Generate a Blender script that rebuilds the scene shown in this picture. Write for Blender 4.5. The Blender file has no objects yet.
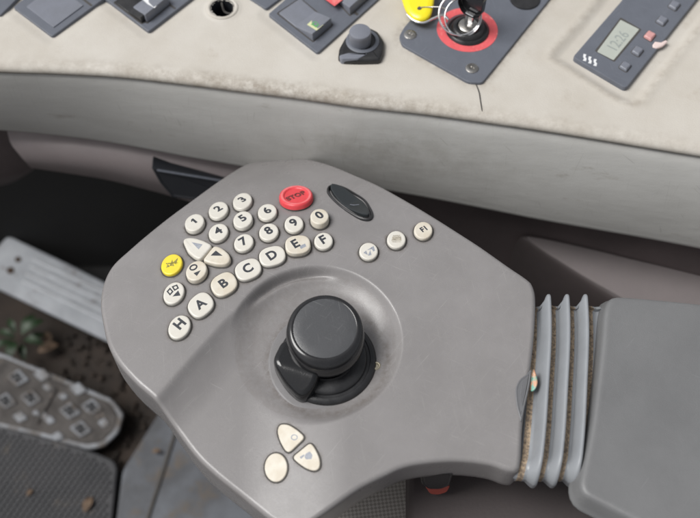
import bpy, bmesh, math, random
import numpy as np
from mathutils import Vector
random.seed(4)
S = 0.001                       # everything below is written in millimetres
R = math.radians
sc = bpy.context.scene
COL = sc.collection

# ------------------------------------------------------------------ camera
F = 1000.0
ALPHA = R(58)
DIST = 620.0
CAM = np.array([0.0, -DIST*math.cos(ALPHA), DIST*math.sin(ALPHA)])
FW = np.array([0.0, math.cos(ALPHA), -math.sin(ALPHA)])
UP = np.array([0.0, math.sin(ALPHA), math.cos(ALPHA)])
RT = np.array([1.0, 0.0, 0.0])
cam_data = bpy.data.cameras.new('camera')
cam = bpy.data.objects.new('camera', cam_data)
COL.objects.link(cam)
cam.location = Vector(CAM*S)
cam.rotation_euler = (math.pi/2-ALPHA, 0, 0)
cam_data.sensor_width = 36
cam_data.lens = 36*F/700
cam_data.clip_start = 0.01
cam_data.clip_end = 100
cam_data.dof.use_dof = True
cam_data.dof.focus_distance = 0.615
cam_data.dof.aperture_fstop = 6.3
sc.camera = cam

def ray(px, py):
    return FW + RT*(px-350)/F + UP*(259-py)/F
def on_z(px, py, z):
    d = ray(px, py); t = (z-CAM[2])/d[2]; return CAM + d*t
def on_y(px, py, y):
    d = ray(px, py); t = (y-CAM[1])/d[1]; return CAM + d*t

# ------------------------------------------------------------------ mesh helpers
def mesh_obj(name, verts, faces, mats, parent=None, smooth=True, idx=None, base=None):
    verts = np.asarray(verts, float)
    if base is None:
        c = (verts.min(0)+verts.max(0))/2
    else:
        c = np.asarray(base, float)
    me = bpy.data.meshes.new(name)
    me.from_pydata([tuple(v) for v in (verts-c)*S], [], [tuple(int(i) for i in f) for f in faces])
    if not isinstance(mats, (list, tuple)): mats = [mats]
    for m in mats: me.materials.append(m)
    if idx is not None:
        me.polygons.foreach_set('material_index', np.asarray(idx, dtype=np.int32))
    me.polygons.foreach_set('use_smooth', [smooth]*len(me.polygons))
    me.update()
    o = bpy.data.objects.new(name, me)
    COL.objects.link(o)
    loc = Vector(c*S)
    if parent is not None:
        o.parent = parent
        p = parent; w = Vector((0, 0, 0))
        while p is not None:
            w += p.location; p = p.parent
        o.location = loc - w
    else:
        o.location = loc
    return o
def sharpen(o, deg=40):
    me = o.data
    bm = bmesh.new(); bm.from_mesh(me)
    for e in bm.edges:
        if len(e.link_faces) == 2 and e.calc_face_angle(0) > R(deg): e.smooth = False
    bm.to_mesh(me); bm.free()
    return o
def fixn(o):
    bm = bmesh.new(); bm.from_mesh(o.data)
    bmesh.ops.recalc_face_normals(bm, faces=bm.faces)
    bm.to_mesh(o.data); bm.free(); return o
def thing(name, base, label, cat, group=None, kind=None):
    o = bpy.data.objects.new(name, None); COL.objects.link(o)
    o.empty_display_size = 0.02
    o.location = Vector(np.asarray(base, float)*S)
    tag(o, label, cat, group, kind); return o
def tag(o, label=None, cat=None, group=None, kind=None):
    if label: o['label'] = label
    if cat: o['category'] = cat
    if group: o['group'] = group
    if kind: o['kind'] = kind
    return o
class Geo:
    def __init__(s): s.v = []; s.f = []; s.i = []
    def add(s, v, f, mi=0):
        n = len(s.v); s.v.extend([tuple(p) for p in v])
        s.f.extend([tuple(a+n for a in q) for q in f]); s.i.extend([mi]*len(f)); return s
    def build(s, name, mats, parent=None, smooth=True, sharp=40, base=None):
        o = mesh_obj(name, s.v, s.f, mats, parent, smooth, s.i, base)
        if sharp: sharpen(o, sharp)
        return o
class Frame:
    def __init__(s, o, n=(0, 0, 1), e1=(1, 0, 0)):
        s.o = np.asarray(o, float); s.n = np.asarray(n, float); s.n /= np.linalg.norm(s.n)
        e1 = np.asarray(e1, float); e1 = e1 - s.n*np.dot(e1, s.n); s.e1 = e1/np.linalg.norm(e1)
        s.e2 = np.cross(s.n, s.e1)
    def at(s, u, v, h=0.0): return s.o + s.e1*u + s.e2*v + s.n*h
    def px(s, x, y, h=0.0):
        d = ray(x, y); o = s.o + s.n*h
        t = np.dot(o-CAM, s.n)/np.dot(d, s.n); p = CAM + d*t - s.o
        return np.array([np.dot(p, s.e1), np.dot(p, s.e2)])
    def poly(s, pts, h=0.0): return np.array([s.px(x, y, h) for x, y in pts])
    def turned(s, px0, deg):
        """frame whose e1 looks turned by deg (counter-clockwise) in the picture"""
        a = s.px(px0[0], px0[1]); b = s.px(px0[0]+6*math.cos(R(deg)), px0[1]-6*math.sin(R(deg)))
        d = s.at(*b)-s.at(*a)
        return Frame(s.at(*a), s.n, d)
def ccw(p):
    p = np.asarray(p, float)
    a = np.sum(p[:, 0]*np.roll(p[:, 1], -1)-np.roll(p[:, 0], -1)*p[:, 1])
    return p if a > 0 else p[::-1]
def roundpoly(pts, r, n=5):
    pts = [np.asarray(p, float) for p in pts]; out = []
    m = len(pts)
    for i in range(m):
        a, b, c = pts[i-1], pts[i], pts[(i+1) % m]
        la, lc = np.linalg.norm(a-b), np.linalg.norm(c-b)
        rr = r[i] if isinstance(r, (list, tuple)) else r
        p0 = b+(a-b)/la*min(rr, la*.48); p1 = b+(c-b)/lc*min(rr, lc*.48)
        for k in range(n+1):
            t = k/n; out.append((1-t)**2*p0+2*t*(1-t)*b+t*t*p1)
    return np.array(out)
def ellipse(cx, cy, a, b, ang=0, n=44, e=2.0):
    o = []
    for k in range(n):
        t = 2*math.pi*k/n
        c, s_ = math.cos(t), math.sin(t)
        x = a*math.copysign(abs(c)**(2/e), c); y = b*math.copysign(abs(s_)**(2/e), s_)
        A = R(ang)
        o.append((cx+x*math.cos(A)-y*math.sin(A), cy-(x*math.sin(A)+y*math.cos(A))))
    return o
def inset(p, d):
    """move a closed ccw outline inwards by d"""
    if abs(d) < 1e-9: return p
    e = np.roll(p, -1, 0)-p; L = np.linalg.norm(e, axis=1, keepdims=True); L[L < 1e-9] = 1; e = e/L
    nrm = np.stack([-e[:, 1], e[:, 0]], 1)
    v = nrm+np.roll(nrm, 1, 0); l = np.linalg.norm(v, axis=1, keepdims=True); l[l < 1e-6] = 1; v = v/l
    dot = np.clip(np.sum(v*nrm, 1, keepdims=True), .45, 1)
    return p+v*d/dot
def pillow(fr, out2, prof, g=None, mi=0, hf=None, cap=True, topmi=None, capin=()):
    """outline (frame coords) raised through a list of (inset, height); fan cap on top"""
    g = g or Geo(); p = ccw(out2); n = len(p); v = []; f = []
    for (d, h) in prof:
        q = inset(p, d)
        for a in q: v.append(fr.at(a[0], a[1], h+(hf(a[0], a[1]) if hf else 0)))
    for r in range(len(prof)-1):
        for i in range(n):
            j = (i+1) % n
            f.append((r*n+i, r*n+j, (r+1)*n+j, (r+1)*n+i))
    g.add(v, f, mi)
    if cap:
        d, h = prof[-1]; q = inset(p, d); c = q.mean(0); v = []; f = []
        ks = list(np.linspace(1, .07, 14)) if hf else [1.0]
        for k in ks:
            for a in q:
                b = c+(a-c)*k; v.append(fr.at(b[0], b[1], h+(hf(b[0], b[1]) if hf else 0)))
        for r in range(len(ks)-1):
            for i in range(n):
                j = (i+1) % n; f.append((r*n+i, r*n+j, (r+1)*n+j, (r+1)*n+i))
        m = (len(ks)-1)*n
        if hf:
            v.append(fr.at(c[0], c[1], h+hf(c[0], c[1])))
            for i in range(n): f.append((m+i, m+(i+1) % n, m+n))
        else:
            f.append(tuple(range(n)))
        g.add(v, f, mi if topmi is None else topmi)
    return g
def lathe(fr, prof, n=64, g=None, mi=0, u0=0, v0=0):
    g = g or Geo(); v = []; f = []
    for (r, h) in prof:
        for k in range(n):
            t = 2*math.pi*k/n; v.append(fr.at(u0+r*math.cos(t), v0+r*math.sin(t), h))
    for a in range(len(prof)-1):
        for i in range(n):
            j = (i+1) % n; f.append((a*n+i, a*n+j, (a+1)*n+j, (a+1)*n+i))
    g.add(v, f, mi); return g
def tube(pts, r, g=None, mi=0, n=10, close=False):
    g = g or Geo(); pts = [np.asarray(p, float) for p in pts]; v = []; f = []; m = len(pts)
    prev = None
    for i, p in enumerate(pts):
        if close: t = pts[(i+1) % m]-pts[i-1]
        else: t = pts[min(i+1, m-1)]-pts[max(i-1, 0)]
        t = t/np.linalg.norm(t)
        if prev is None:
            a = np.cross(t, (0, 0, 1.0));
            if np.linalg.norm(a) < .1: a = np.cross(t, (1.0, 0, 0))
        else: a = prev-t*np.dot(prev, t)
        a = a/np.linalg.norm(a); prev = a; b = np.cross(t, a)
        rr = r[i] if isinstance(r, (list, tuple)) else r
        for k in range(n):
            w = 2*math.pi*k/n; v.append(p+a*rr*math.cos(w)+b*rr*math.sin(w))
    for i in range(m if close else m-1):
        for k in range(n):
            f.append((i*n+k, i*n+(k+1) % n, ((i+1) % m)*n+(k+1) % n, ((i+1) % m)*n+k))
    if not close: f.append(tuple(range(n))[::-1]); f.append(tuple((m-1)*n+k for k in range(n)))
    g.add(v, f, mi); return g
def smoothline(pts, n=8, closed=False):
    P = [np.asarray(p, float) for p in pts]; m = len(P); out = []
    rng = range(m) if closed else range(m-1)
    for i in rng:
        if closed: a, b, c, d = P[i-1], P[i], P[(i+1) % m], P[(i+2) % m]
        else: a, b, c, d = P[max(i-1, 0)], P[i], P[i+1], P[min(i+2, m-1)]
        for k in range(n):
            t = k/n
            out.append(.5*((2*b)+(-a+c)*t+(2*a-5*b+4*c-d)*t*t+(-a+3*b-3*c+d)*t**3))
    if not closed: out.append(P[-1])
    return np.array(out)
def resample(p, n, closed=True):
    q = np.vstack([p, p[:1]]) if closed else p
    d = np.r_[0, np.cumsum(np.linalg.norm(np.diff(q, axis=0), axis=1))]
    t = np.linspace(0, d[-1], n+1)[:-1] if closed else np.linspace(0, d[-1], n)
    return np.stack([np.interp(t, d, q[:, k]) for k in range(q.shape[1])], 1)
def text(body, fr, size, bold, h, name, mat, parent, ex=0.12, sx=1.0, spacing=1.0, shear=0.0):
    cu = bpy.data.curves.new('t', 'FONT'); cu.body = body; cu.size = size; cu.offset = bold
    cu.extrude = ex; cu.resolution_u = 5; cu.space_character = spacing
    ob = bpy.data.objects.new('t', cu); COL.objects.link(ob)
    bpy.context.view_layer.update()
    me = bpy.data.meshes.new_from_object(ob)
    v = np.array([tuple(q.co) for q in me.vertices]); f = [tuple(p.vertices) for p in me.polygons]
    bpy.data.objects.remove(ob); bpy.data.curves.remove(cu); bpy.data.meshes.remove(me)
    c = (v.min(0)+v.max(0))/2; v = v-c
    vv = [fr.at(q[0]*sx+q[1]*shear, q[1], h+q[2]) for q in v]
    return mesh_obj(name, vv, f, mat, parent, smooth=False)
def decal(polys, fr, h, name, mat, parent, t=0.12):
    g = Geo()
    for p in polys:
        q = ccw(fr.poly(p, h)); pillow(fr, q, [(0, h-t), (0, h+t*.4)], g)
    return g.build(name, mat, parent, smooth=False, sharp=0)
def ring_px(cx, cy, a, b, ang, w, n=28):
    """annulus as a list of quads, in pixels"""
    o = ellipse(cx, cy, a, b, ang, n); i = ellipse(cx, cy, a-w, b-w, ang, n)
    return [[o[k], o[(k+1) % n], i[(k+1) % n], i[k]] for k in range(n)]
def frame_rect(pts, k=.6):
    c = np.mean(pts, 0); q = [tuple(c+(np.array(p)-c)*k) for p in pts]; n = len(pts)
    return [[pts[i], pts[(i+1) % n], q[(i+1) % n], q[i]] for i in range(n)]

# ------------------------------------------------------------------ materials
def mat(name, col, rough=.5, col2=None, nscale=60, namt=.5, bump=0.0, bscale=600, spec=.5, metal=0,
        spots=None, sscale=90, sth=.6, sw=.08, coat=0, rvar=.1, bump2=0.0, b2scale=60, stretch=None, alpha=None):
    m = bpy.data.materials.new(name); m.use_nodes = True
    nt = m.node_tree; N = nt.nodes; L = nt.links; b = N['Principled BSDF']
    b.inputs['Roughness'].default_value = rough; b.inputs['Metallic'].default_value = metal
    b.inputs['Specular IOR Level'].default_value = spec; b.inputs['Coat Weight'].default_value = coat
    tc = N.new('ShaderNodeTexCoord'); src = tc.outputs['Object']
    vec = src
    if stretch:
        mp = N.new('ShaderNodeMapping'); L.new(src, mp.inputs[0]); mp.inputs['Scale'].default_value = stretch
        mp.inputs['Rotation'].default_value = (0, 0, 0); vec = mp.outputs[0]
    c2 = col2 or tuple(c*.86 for c in col)
    nz = N.new('ShaderNodeTexNoise'); nz.inputs['Scale'].default_value = nscale; nz.inputs['Detail'].default_value = 6
    nz.inputs['Roughness'].default_value = .62; L.new(vec, nz.inputs['Vector'])
    rp = N.new('ShaderNodeMapRange'); rp.inputs[1].default_value = .5-.22/max(namt, .01)*.5; rp.inputs[2].default_value = .5+.22/max(namt, .01)*.5
    L.new(nz.outputs['Fac'], rp.inputs[0])
    mx = N.new('ShaderNodeMix'); mx.data_type = 'RGBA'
    mx.inputs[6].default_value = (*col, 1); mx.inputs[7].default_value = (*c2, 1)
    L.new(rp.outputs[0], mx.inputs[0]); out = mx.outputs[2]
    if spots:
        s = N.new('ShaderNodeTexNoise'); s.inputs['Scale'].default_value = sscale; s.inputs['Detail'].default_value = 8
        s.inputs['Roughness'].default_value = .7; L.new(vec, s.inputs['Vector'])
        r2 = N.new('ShaderNodeMapRange'); r2.inputs[1].default_value = sth; r2.inputs[2].default_value = sth+sw
        L.new(s.outputs['Fac'], r2.inputs[0])
        m2 = N.new('ShaderNodeMix'); m2.data_type = 'RGBA'; L.new(r2.outputs[0], m2.inputs[0])
        L.new(out, m2.inputs[6]); m2.inputs[7].default_value = (*spots, 1); out = m2.outputs[2]
    L.new(out, b.inputs['Base Color'])
    rr = N.new('ShaderNodeMapRange'); rr.inputs[1].default_value = .3; rr.inputs[2].default_value = .7
    rr.inputs[3].default_value = max(rough-rvar, .02); rr.inputs[4].default_value = min(rough+rvar, 1)
    L.new(nz.outputs['Fac'], rr.inputs[0]); L.new(rr.outputs[0], b.inputs['Roughness'])
    hgt = None
    if bump > 0:
        bn = N.new('ShaderNodeTexNoise'); bn.inputs['Scale'].default_value = bscale; bn.inputs['Detail'].default_value = 3
        L.new(src, bn.inputs['Vector'])
        bp = N.new('ShaderNodeBump'); bp.inputs['Distance'].default_value = .0002; bp.inputs['Strength'].default_value = bump
        L.new(bn.outputs['Fac'], bp.inputs['Height']); L.new(bp.outputs[0], b.inputs['Normal'])
        if bump2 > 0:
            b2 = N.new('ShaderNodeTexNoise'); b2.inputs['Scale'].default_value = b2scale; b2.inputs['Detail'].default_value = 4
            L.new(vec, b2.inputs['Vector'])
            bq = N.new('ShaderNodeBump'); bq.inputs['Distance'].default_value = .0015; bq.inputs['Strength'].default_value = bump2
            L.new(b2.outputs['Fac'], bq.inputs['Height']); L.new(bq.outputs[0], bp.inputs['Normal'])
    m['bsdf'] = 1
    return m
M = {}
M['pod'] = mat('grey_moulded_plastic', (.262, .251, .250), .28, (.222, .212, .211), 26, .7, .38, 2600, spots=(.265, .256, .25), sscale=170, sth=.63, sw=.12, rvar=.13)
M['pod_dark'] = mat('dark_grey_insert', (.15, .152, .16), .45, bump=.2)
M['plate'] = mat('joystick_plate_plastic', (.20, .195, .20), .5, (.17, .165, .165), 60, .6, .3, 1200, spots=(.27, .25, .22), sscale=200, sth=.62)
M['arm'] = mat('grained_grey_armrest_vinyl', (.180, .182, .185), .38, (.148, .150, .153), 20, .7, .8, 1900, spots=(.15, .15, .15), sscale=420, sth=.71, sw=.03, bump2=.1, b2scale=30)
M['bellows'] = mat('blue_grey_rubber', (.29, .305, .325), .40, (.245, .258, .275), 60, .5, .3, 900, spots=(.30, .25, .19), sscale=260, sth=.66)
M['grit'] = mat('sandy_grit_in_folds', (.24, .19, .145), .9, (.46, .35, .24), 620, 2.2, 1.0, 900, spots=(.075, .055, .04), sscale=380, sth=.57)
M['key'] = mat('ivory_key_plastic', (.70, .68, .625), .35, (.64, .61, .545), 90, .6, .15, 900, spots=(.55, .47, .36), sscale=240, sth=.70, sw=.1)
M['key_old'] = mat('yellowed_key_plastic', (.69, .65, .565), .4, (.61, .55, .45), 120, .8, .15, 900, spots=(.45, .33, .22), sscale=300, sth=.66, sw=.1)
M['key_yel'] = mat('yellow_key_plastic', (.86, .72, .05), .38, (.80, .62, .06), 150, .7, .15)
M['key_red'] = mat('red_key_plastic', (.74, .075, .09), .35, (.68, .06, .07), 150, .7, .15)
M['key_pink'] = mat('faded_red_ring_plastic', (.82, .22, .23), .4, (.76, .14, .15), 150, .7, .15)
M['gap'] = mat('dark_gap_rubber', (.075, .07, .065), .8)
M['ink'] = mat('dark_blue_grey_print', (.022, .025, .034), .5, (.055, .06, .07), 700, .8)
M['ink_pale'] = mat('worn_grey_print', (.26, .28, .33), .5, (.36, .38, .42), 900, 1)
M['ink_brown'] = mat('worn_brown_print', (.28, .25, .20), .6, (.5, .46, .38), 900, 1.2)
M['ink_olive'] = mat('dark_print_on_yellow', (.16, .15, .06), .6, (.45, .38, .06), 900, 1.2)
M['ink_red'] = mat('dark_red_print', (.10, .02, .02), .6, (.22, .05, .05), 900, 1.2)
M['black'] = mat('glossy_black_plastic', (.011, .011, .012), .12, (.022, .022, .024), 80, .5, .05, spec=.6, rvar=.05)
M['black_sheen'] = mat('black_satin_lobe', (.014, .0145, .016), .15, (.011, .011, .012), 90, .6, .2, 1100)
M['black_blue'] = mat('black_polished_lobe', (.014, .017, .022), .16, (.02, .022, .028), 90, .6, .1, 1100)
M['black_matt'] = mat('satin_black_plastic', (.017, .0175, .019), .34, (.030, .030, .032), 90, .7, .3, 1100)
M['cap'] = mat('worn_knob_top_sky_sheen', (.085, .087, .092), .24, (.07, .072, .076), 120, .6, .3, 1500, spots=(.16, .16, .165), sscale=500, sth=.66)  # grey base paints the sky's reflection on black plastic; spots are wear
M['lens'] = mat('smoked_rocker_plastic', (.030, .035, .038), .13, (.03, .034, .036), 200, .7)
M['metal'] = mat('dull_steel', (.55, .54, .52), .32, (.40, .38, .35), 400, 1, .3, metal=1)
M['chrome'] = mat('bright_chrome', (.82, .82, .83), .09, metal=1, rvar=.03)
M['cream'] = mat('dusty_cream_vinyl', (.575, .545, .495), .6, (.50, .465, .41), 16, .75, .6, 900, spots=(.42, .375, .315), sscale=34, sth=.60, sw=.22, bump2=.18, b2scale=25)
M['front'] = mat('weathered_grey_fascia', (.525, .52, .50), .5, (.455, .45, .43), 10, .7, .4, 900, spots=(.30, .275, .24), sscale=26, sth=.61, sw=.2, stretch=(1, 3.5, 3.5), bump2=.1)
M['panel'] = mat('slate_switch_panel', (.135, .147, .175), .45, (.112, .122, .147), 60, .6, .5, 1300, spots=(.2, .195, .19), sscale=300, sth=.68, sw=.06)
M['panel_lt'] = mat('slate_switch_face', (.20, .212, .25), .42, (.17, .18, .21), 90, .6, .4, 1300)
M['red'] = mat('worn_red_label', (.78, .13, .14), .55, (.68, .10, .11), 120, .8, .2, spots=(.78, .30, .28), sscale=130, sth=.55, sw=.12)
M['pinkbtn'] = mat('faded_pink_plastic', (.62, .33, .32), .5, (.54, .27, .26), 200, .7)
M['lcd'] = mat('grey_green_lcd', (.46, .485, .44), .22, (.42, .445, .40), 100, .5)
M['lcd_ink'] = mat('lcd_segment', (.33, .36, .34), .3)
M['white'] = mat('white_print', (.82, .83, .84), .5, bump=.1)
M['green'] = mat('green_symbol_print', (.10, .36, .12), .5)
M['lemon'] = mat('yellow_symbol_print', (.66, .68, .40), .5)
M['yellow'] = mat('yellow_key_tag_plastic', (.90, .78, .02), .22, (.85, .70, .02), 60, .5, spec=.6)
M['under'] = mat('brown_grey_underpanel', (.30, .26, .26), .55, (.25, .215, .215), 20, .6, .4, 600)
M['under_lt'] = mat('brown_grey_box_top_lit', (.20, .176, .176), .6, (.17, .15, .15), 20, .6, .4, 600)
M['box_side'] = mat('brown_box_side_shade', (.062, .05, .05), .65, (.05, .04, .04), 20, .6, .4, 600)  # same box as the paler top, colour darkened to paint shade on its sides
M['under_dk'] = mat('dark_brown_panel', (.115, .092, .092), .7, (.09, .073, .073), 20, .6, .4, 600)
M['void'] = mat('footwell_shadow_black', (.006, .006, .0065), .85, (.009, .009, .009), 20, .6, .3, 400)  # deep footwell shadow put into the colour as near black
M['pocket'] = mat('dark_pocket_plastic', (.020, .022, .027), .5)
M['pedal'] = mat('worn_blue_grey_pedal_paint', (.32, .335, .36), .5, (.25, .265, .285), 30, .8, .5, 400, spots=(.12, .095, .08), sscale=60, sth=.60, sw=.1)
M['mud'] = mat('dried_mud', (.088, .080, .075), .9, (.056, .051, .048), 50, 1, 1, 300, spots=(.17, .14, .12), sscale=90, sth=.6)
M['rust'] = mat('rusty_hole', (.035, .022, .016), .9, (.06, .035, .02), 200, 1)
M['pedal_rib'] = mat('rubbed_bare_rib', (.45, .47, .50), .45, (.36, .37, .39), 60, .8, .3)
M['pedal2'] = mat('muddy_grey_pedal_rubber', (.26, .275, .30), .5, (.15, .15, .155), 60, 1.0, .6, 400, spots=(.095, .075, .058), sscale=70, sth=.50, sw=.14)
M['soil'] = mat('dark_brown_soil', (.020, .015, .012), .95, (.038, .028, .022), 18, 1.2, 1, 150, spots=(.09, .06, .045), sscale=40, sth=.66, sw=.05, bump2=1.0, b2scale=40)
M['mat'] = mat('dirty_rubber_mat', (.040, .041, .045), .7, (.062, .062, .066), 22, 1.1, .8, 260, spots=(.11, .095, .08), sscale=45, sth=.60, sw=.12)
M['tread'] = mat('scuffed_floor_plate', (.11, .12, .138), .55, (.065, .068, .076), 16, 1.1, .6, 300, spots=(.10, .08, .062), sscale=30, sth=.54, sw=.12)
M['leaf'] = mat('green_leaf', (.015, .038, .012), .55, (.010, .024, .009), 90, .8)
M['dead'] = mat('dead_leaf', (.15, .10, .065), .8, (.09, .06, .04), 90, .8)
M['foil'] = mat('iridescent_sticker', (.16, .42, .34), .25, (.60, .30, .18), 260, 1.4, spots=(.55, .75, .6), sscale=400, sth=.6)
M['support'] = mat('brown_grey_support_plastic', (.080, .066, .066), .6, (.066, .055, .055), 20, .6, .5, 500)
M['flake'] = mat('pink_dust_flake', (.78, .63, .60), .8)
M['copper'] = mat('reddish_rocker_plastic', (.40, .08, .06), .5)
M['beadw'] = mat('dull_brass', (.55, .50, .38), .35, metal=.7)

def add_scratches(m, col, amt=.5, th=.70):
    nt = m.node_tree; N = nt.nodes; L = nt.links; b = N['Principled BSDF']
    src = b.inputs['Base Color'].links[0].from_socket; tc = N.new('ShaderNodeTexCoord'); tot = None
    for ang, sc_x, sc_y in ((25, 60, 2600), (-50, 45, 2100), (80, 50, 3000)):
        m0 = N.new('ShaderNodeMapping'); m0.inputs['Rotation'].default_value = (0, 0, R(ang)); L.new(tc.outputs['Object'], m0.inputs[0])
        mp = N.new('ShaderNodeMapping'); mp.inputs['Scale'].default_value = (sc_x, sc_y, 30); L.new(m0.outputs[0], mp.inputs[0]); nz = N.new('ShaderNodeTexNoise'); nz.inputs['Scale'].default_value = 1; nz.inputs['Detail'].default_value = 1
        L.new(mp.outputs[0], nz.inputs['Vector']); r = N.new('ShaderNodeMapRange'); r.inputs[1].default_value = th; r.inputs[2].default_value = th+.05
        L.new(nz.outputs['Fac'], r.inputs[0])
        if tot is None: tot = r.outputs[0]
        else:
            a = N.new('ShaderNodeMath'); a.operation = 'MAXIMUM'; L.new(tot, a.inputs[0]); L.new(r.outputs[0], a.inputs[1]); tot = a.outputs[0]
    k = N.new('ShaderNodeMath'); k.operation = 'MULTIPLY'; k.inputs[1].default_value = amt; L.new(tot, k.inputs[0])
    mx = N.new('ShaderNodeMix'); mx.data_type = 'RGBA'; L.new(k.outputs[0], mx.inputs[0]); L.new(src, mx.inputs[6]); mx.inputs[7].default_value = (*col, 1)
    L.new(mx.outputs[2], b.inputs['Base Color'])
def add_dirt_and_shade(m, col, amt=1.3, scale=90):
    nt = m.node_tree; N = nt.nodes; L = nt.links; b = N['Principled BSDF']
    src = b.inputs['Base Color'].links[0].from_socket
    at = N.new('ShaderNodeAttribute'); at.attribute_name = 'dirt_and_shade'
    tc = N.new('ShaderNodeTexCoord'); nz = N.new('ShaderNodeTexNoise'); nz.inputs['Scale'].default_value = scale; nz.inputs['Detail'].default_value = 9
    nz.inputs['Roughness'].default_value = .72; L.new(tc.outputs['Object'], nz.inputs['Vector'])
    r = N.new('ShaderNodeMapRange'); r.inputs[1].default_value = .36; r.inputs[2].default_value = .62; L.new(nz.outputs['Fac'], r.inputs[0])
    mu = N.new('ShaderNodeMath'); mu.operation = 'MULTIPLY'; L.new(at.outputs['Fac'], mu.inputs[0]); L.new(r.outputs[0], mu.inputs[1])
    m3 = N.new('ShaderNodeMath'); m3.operation = 'MULTIPLY'; m3.use_clamp = True; m3.inputs[1].default_value = amt; L.new(mu.outputs[0], m3.inputs[0])
    mx = N.new('ShaderNodeMix'); mx.data_type = 'RGBA'; L.new(m3.outputs[0], mx.inputs[0]); L.new(src, mx.inputs[6]); mx.inputs[7].default_value = (*col, 1)
    L.new(mx.outputs[2], b.inputs['Base Color'])
add_dirt_and_shade(M['cream'], (.24, .20, .155), 1.0, 120)
add_scratches(M['pod'], (.36, .35, .34), .5, .715); add_scratches(M['cap'], (.22, .22, .225), .6, .70); add_scratches(M['front'], (.26, .25, .23), .5, .74)
add_scratches(M['panel'], (.24, .25, .28), .5, .71); add_scratches(M['arm'], (.25, .255, .26), .35, .75)
add_dirt_and_shade(M['pod'], (.115, .095, .080), 1.0, 260)  # dark brown tint, also paints shade in the joystick dish
add_dirt_and_shade(M['front'], (.20, .175, .14), 1.0, 60)
# woven seat cloth
def weave():
    m = mat('woven_seat_cloth', (.30, .28, .25), .9)
    nt = m.node_tree; N = nt.nodes; L = nt.links; b = N['Principled BSDF']
    tc = N.new('ShaderNodeTexCoord'); ck = N.new('ShaderNodeTexChecker'); ck.inputs['Scale'].default_value = 560
    ck.inputs['Color1'].default_value = (.46, .43, .395, 1); ck.inputs['Color2'].default_value = (.29, .265, .245, 1)
    mp = N.new('ShaderNodeMapping'); mp.inputs['Rotation'].default_value = (0, 0, R(38)); L.new(tc.outputs['Object'], mp.inputs[0])
    mp.inputs['Scale'].default_value = (1, 1, .001)
    L.new(mp.outputs[0], ck.inputs['Vector']); L.new(ck.outputs['Color'], b.inputs['Base Color'])
    return m
M['cloth'] = weave()

# ------------------------------------------------------------------ control pod surface
def sstep(t): t = np.clip(t, 0, 1); return t*t*(3-2*t)
def rimcut(t):
    """0 outside, a crisp upper edge, then easing into the floor"""
    t = np.clip(t+.06, 0, 1); a = np.sin(t*math.pi/2); return a*(1-np.exp(-(t/.13)**1.7))
def base_h(x, y):
    q = -0.8*x+0.6*y
    return -.0034*np.maximum(0, y-5)**2-.0014*np.maximum(0, q-30)**2 - .00022*np.maximum(0, -y-20)**2
def march(px, py, hf):
    """first point of the surface z = hf(x, y) along the view through a pixel"""
    z = np.arange(8.0, -70.0, -.5); d = ray(px, py); t = (z-CAM[2])/d[2]
    P = CAM[None, :]+d[None, :]*t[:, None]
    g = P[:, 2]-hf(P[:, 0], P[:, 1]); k = int(np.argmax(g < 0))
    a, b = t[max(k-1, 0)], t[k]
    for _ in range(24):
        m_ = (a+b)/2; p = CAM+d*m_
        if p[2]-float(hf(np.array([p[0]]), np.array([p[1]]))[0]) > 0: a = m_
        else: b = m_
    return CAM+d*a
def seg_sd(x, y, poly):
    """signed distance to a closed polygon, positive inside"""
    x = x.ravel(); y = y.ravel(); n = len(poly)
    d2 = np.full(x.shape, 1e18); ins = np.zeros(x.shape, bool)
    for i in range(n):
        a = poly[i]; b = poly[(i+1) % n]; ex, ey = b-a; L2 = ex*ex+ey*ey+1e-12
        t = np.clip(((x-a[0])*ex+(y-a[1])*ey)/L2, 0, 1)
        dx = x-a[0]-t*ex; dy = y-a[1]-t*ey; d2 = np.minimum(d2, dx*dx+dy*dy)
        c = ((a[1] > y) != (b[1] > y)) & (x < (b[0]-a[0])*(y-a[1])/(b[1]-a[1]+1e-12)+a[0])
        ins ^= c
    d = np.sqrt(d2); return np.where(ins, d, -d)
DC = march(315, 340, base_h)
TIERPX = [(120, 436), (156, 398), (181, 369), (205, 342), (226, 319), (248, 299), (272, 281), (300, 269), (345, 264), (385, 288), (405, 340), (430, 420), (470, 640), (60, 640)]
TIER = np.array([march(a, b, base_h)[:2] for a, b in TIERPX])
TIER = np.vstack([smoothline(TIER[:12], 5), TIER[12:]])
JC = march(327, 354, base_h)
def pod_h(x, y):
    x = np.asarray(x, float); y = np.asarray(y, float)
    h = base_h(x, y)
    r = np.hypot(x-DC[0], y-DC[1]); th = np.arctan2(y-DC[1], x-DC[0])
    dish = 8.4*rimcut((51.5-r)/17)+1.0*sstep((38-r)/30)
    sd = seg_sd(x, y, TIER).reshape(x.shape)
    fade = 1-sstep((x+62)/62)
    tier = 8.5*rimcut(sd/26)*fade
    k = 1.5
    drop = k*np.logaddexp(dish/k, tier/k)-k*math.log(2)*np.exp(-(dish+tier)/k)
    w = np.clip(1-np.abs(th-R(112))/R(42), 0, 1)
    drop = drop+3.6*np.exp(-((r-47.5)/1.9)**2)*sstep(w*1.5)
    # little finger scoop behind the rocker
    return h-drop
def pod_frame(px, py):
    p = march(px, py, pod_h); e = 2.5
    g = lambda dx, dy: float(pod_h(np.array([p[0]+dx]), np.array([p[1]+dy]))[0])
    gx = (g(e, 0)-g(-e, 0))/(2*e); gy = (g(0, e)-g(0, -e))/(2*e)
    return Frame(p, (-gx, -gy, 1))

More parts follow.
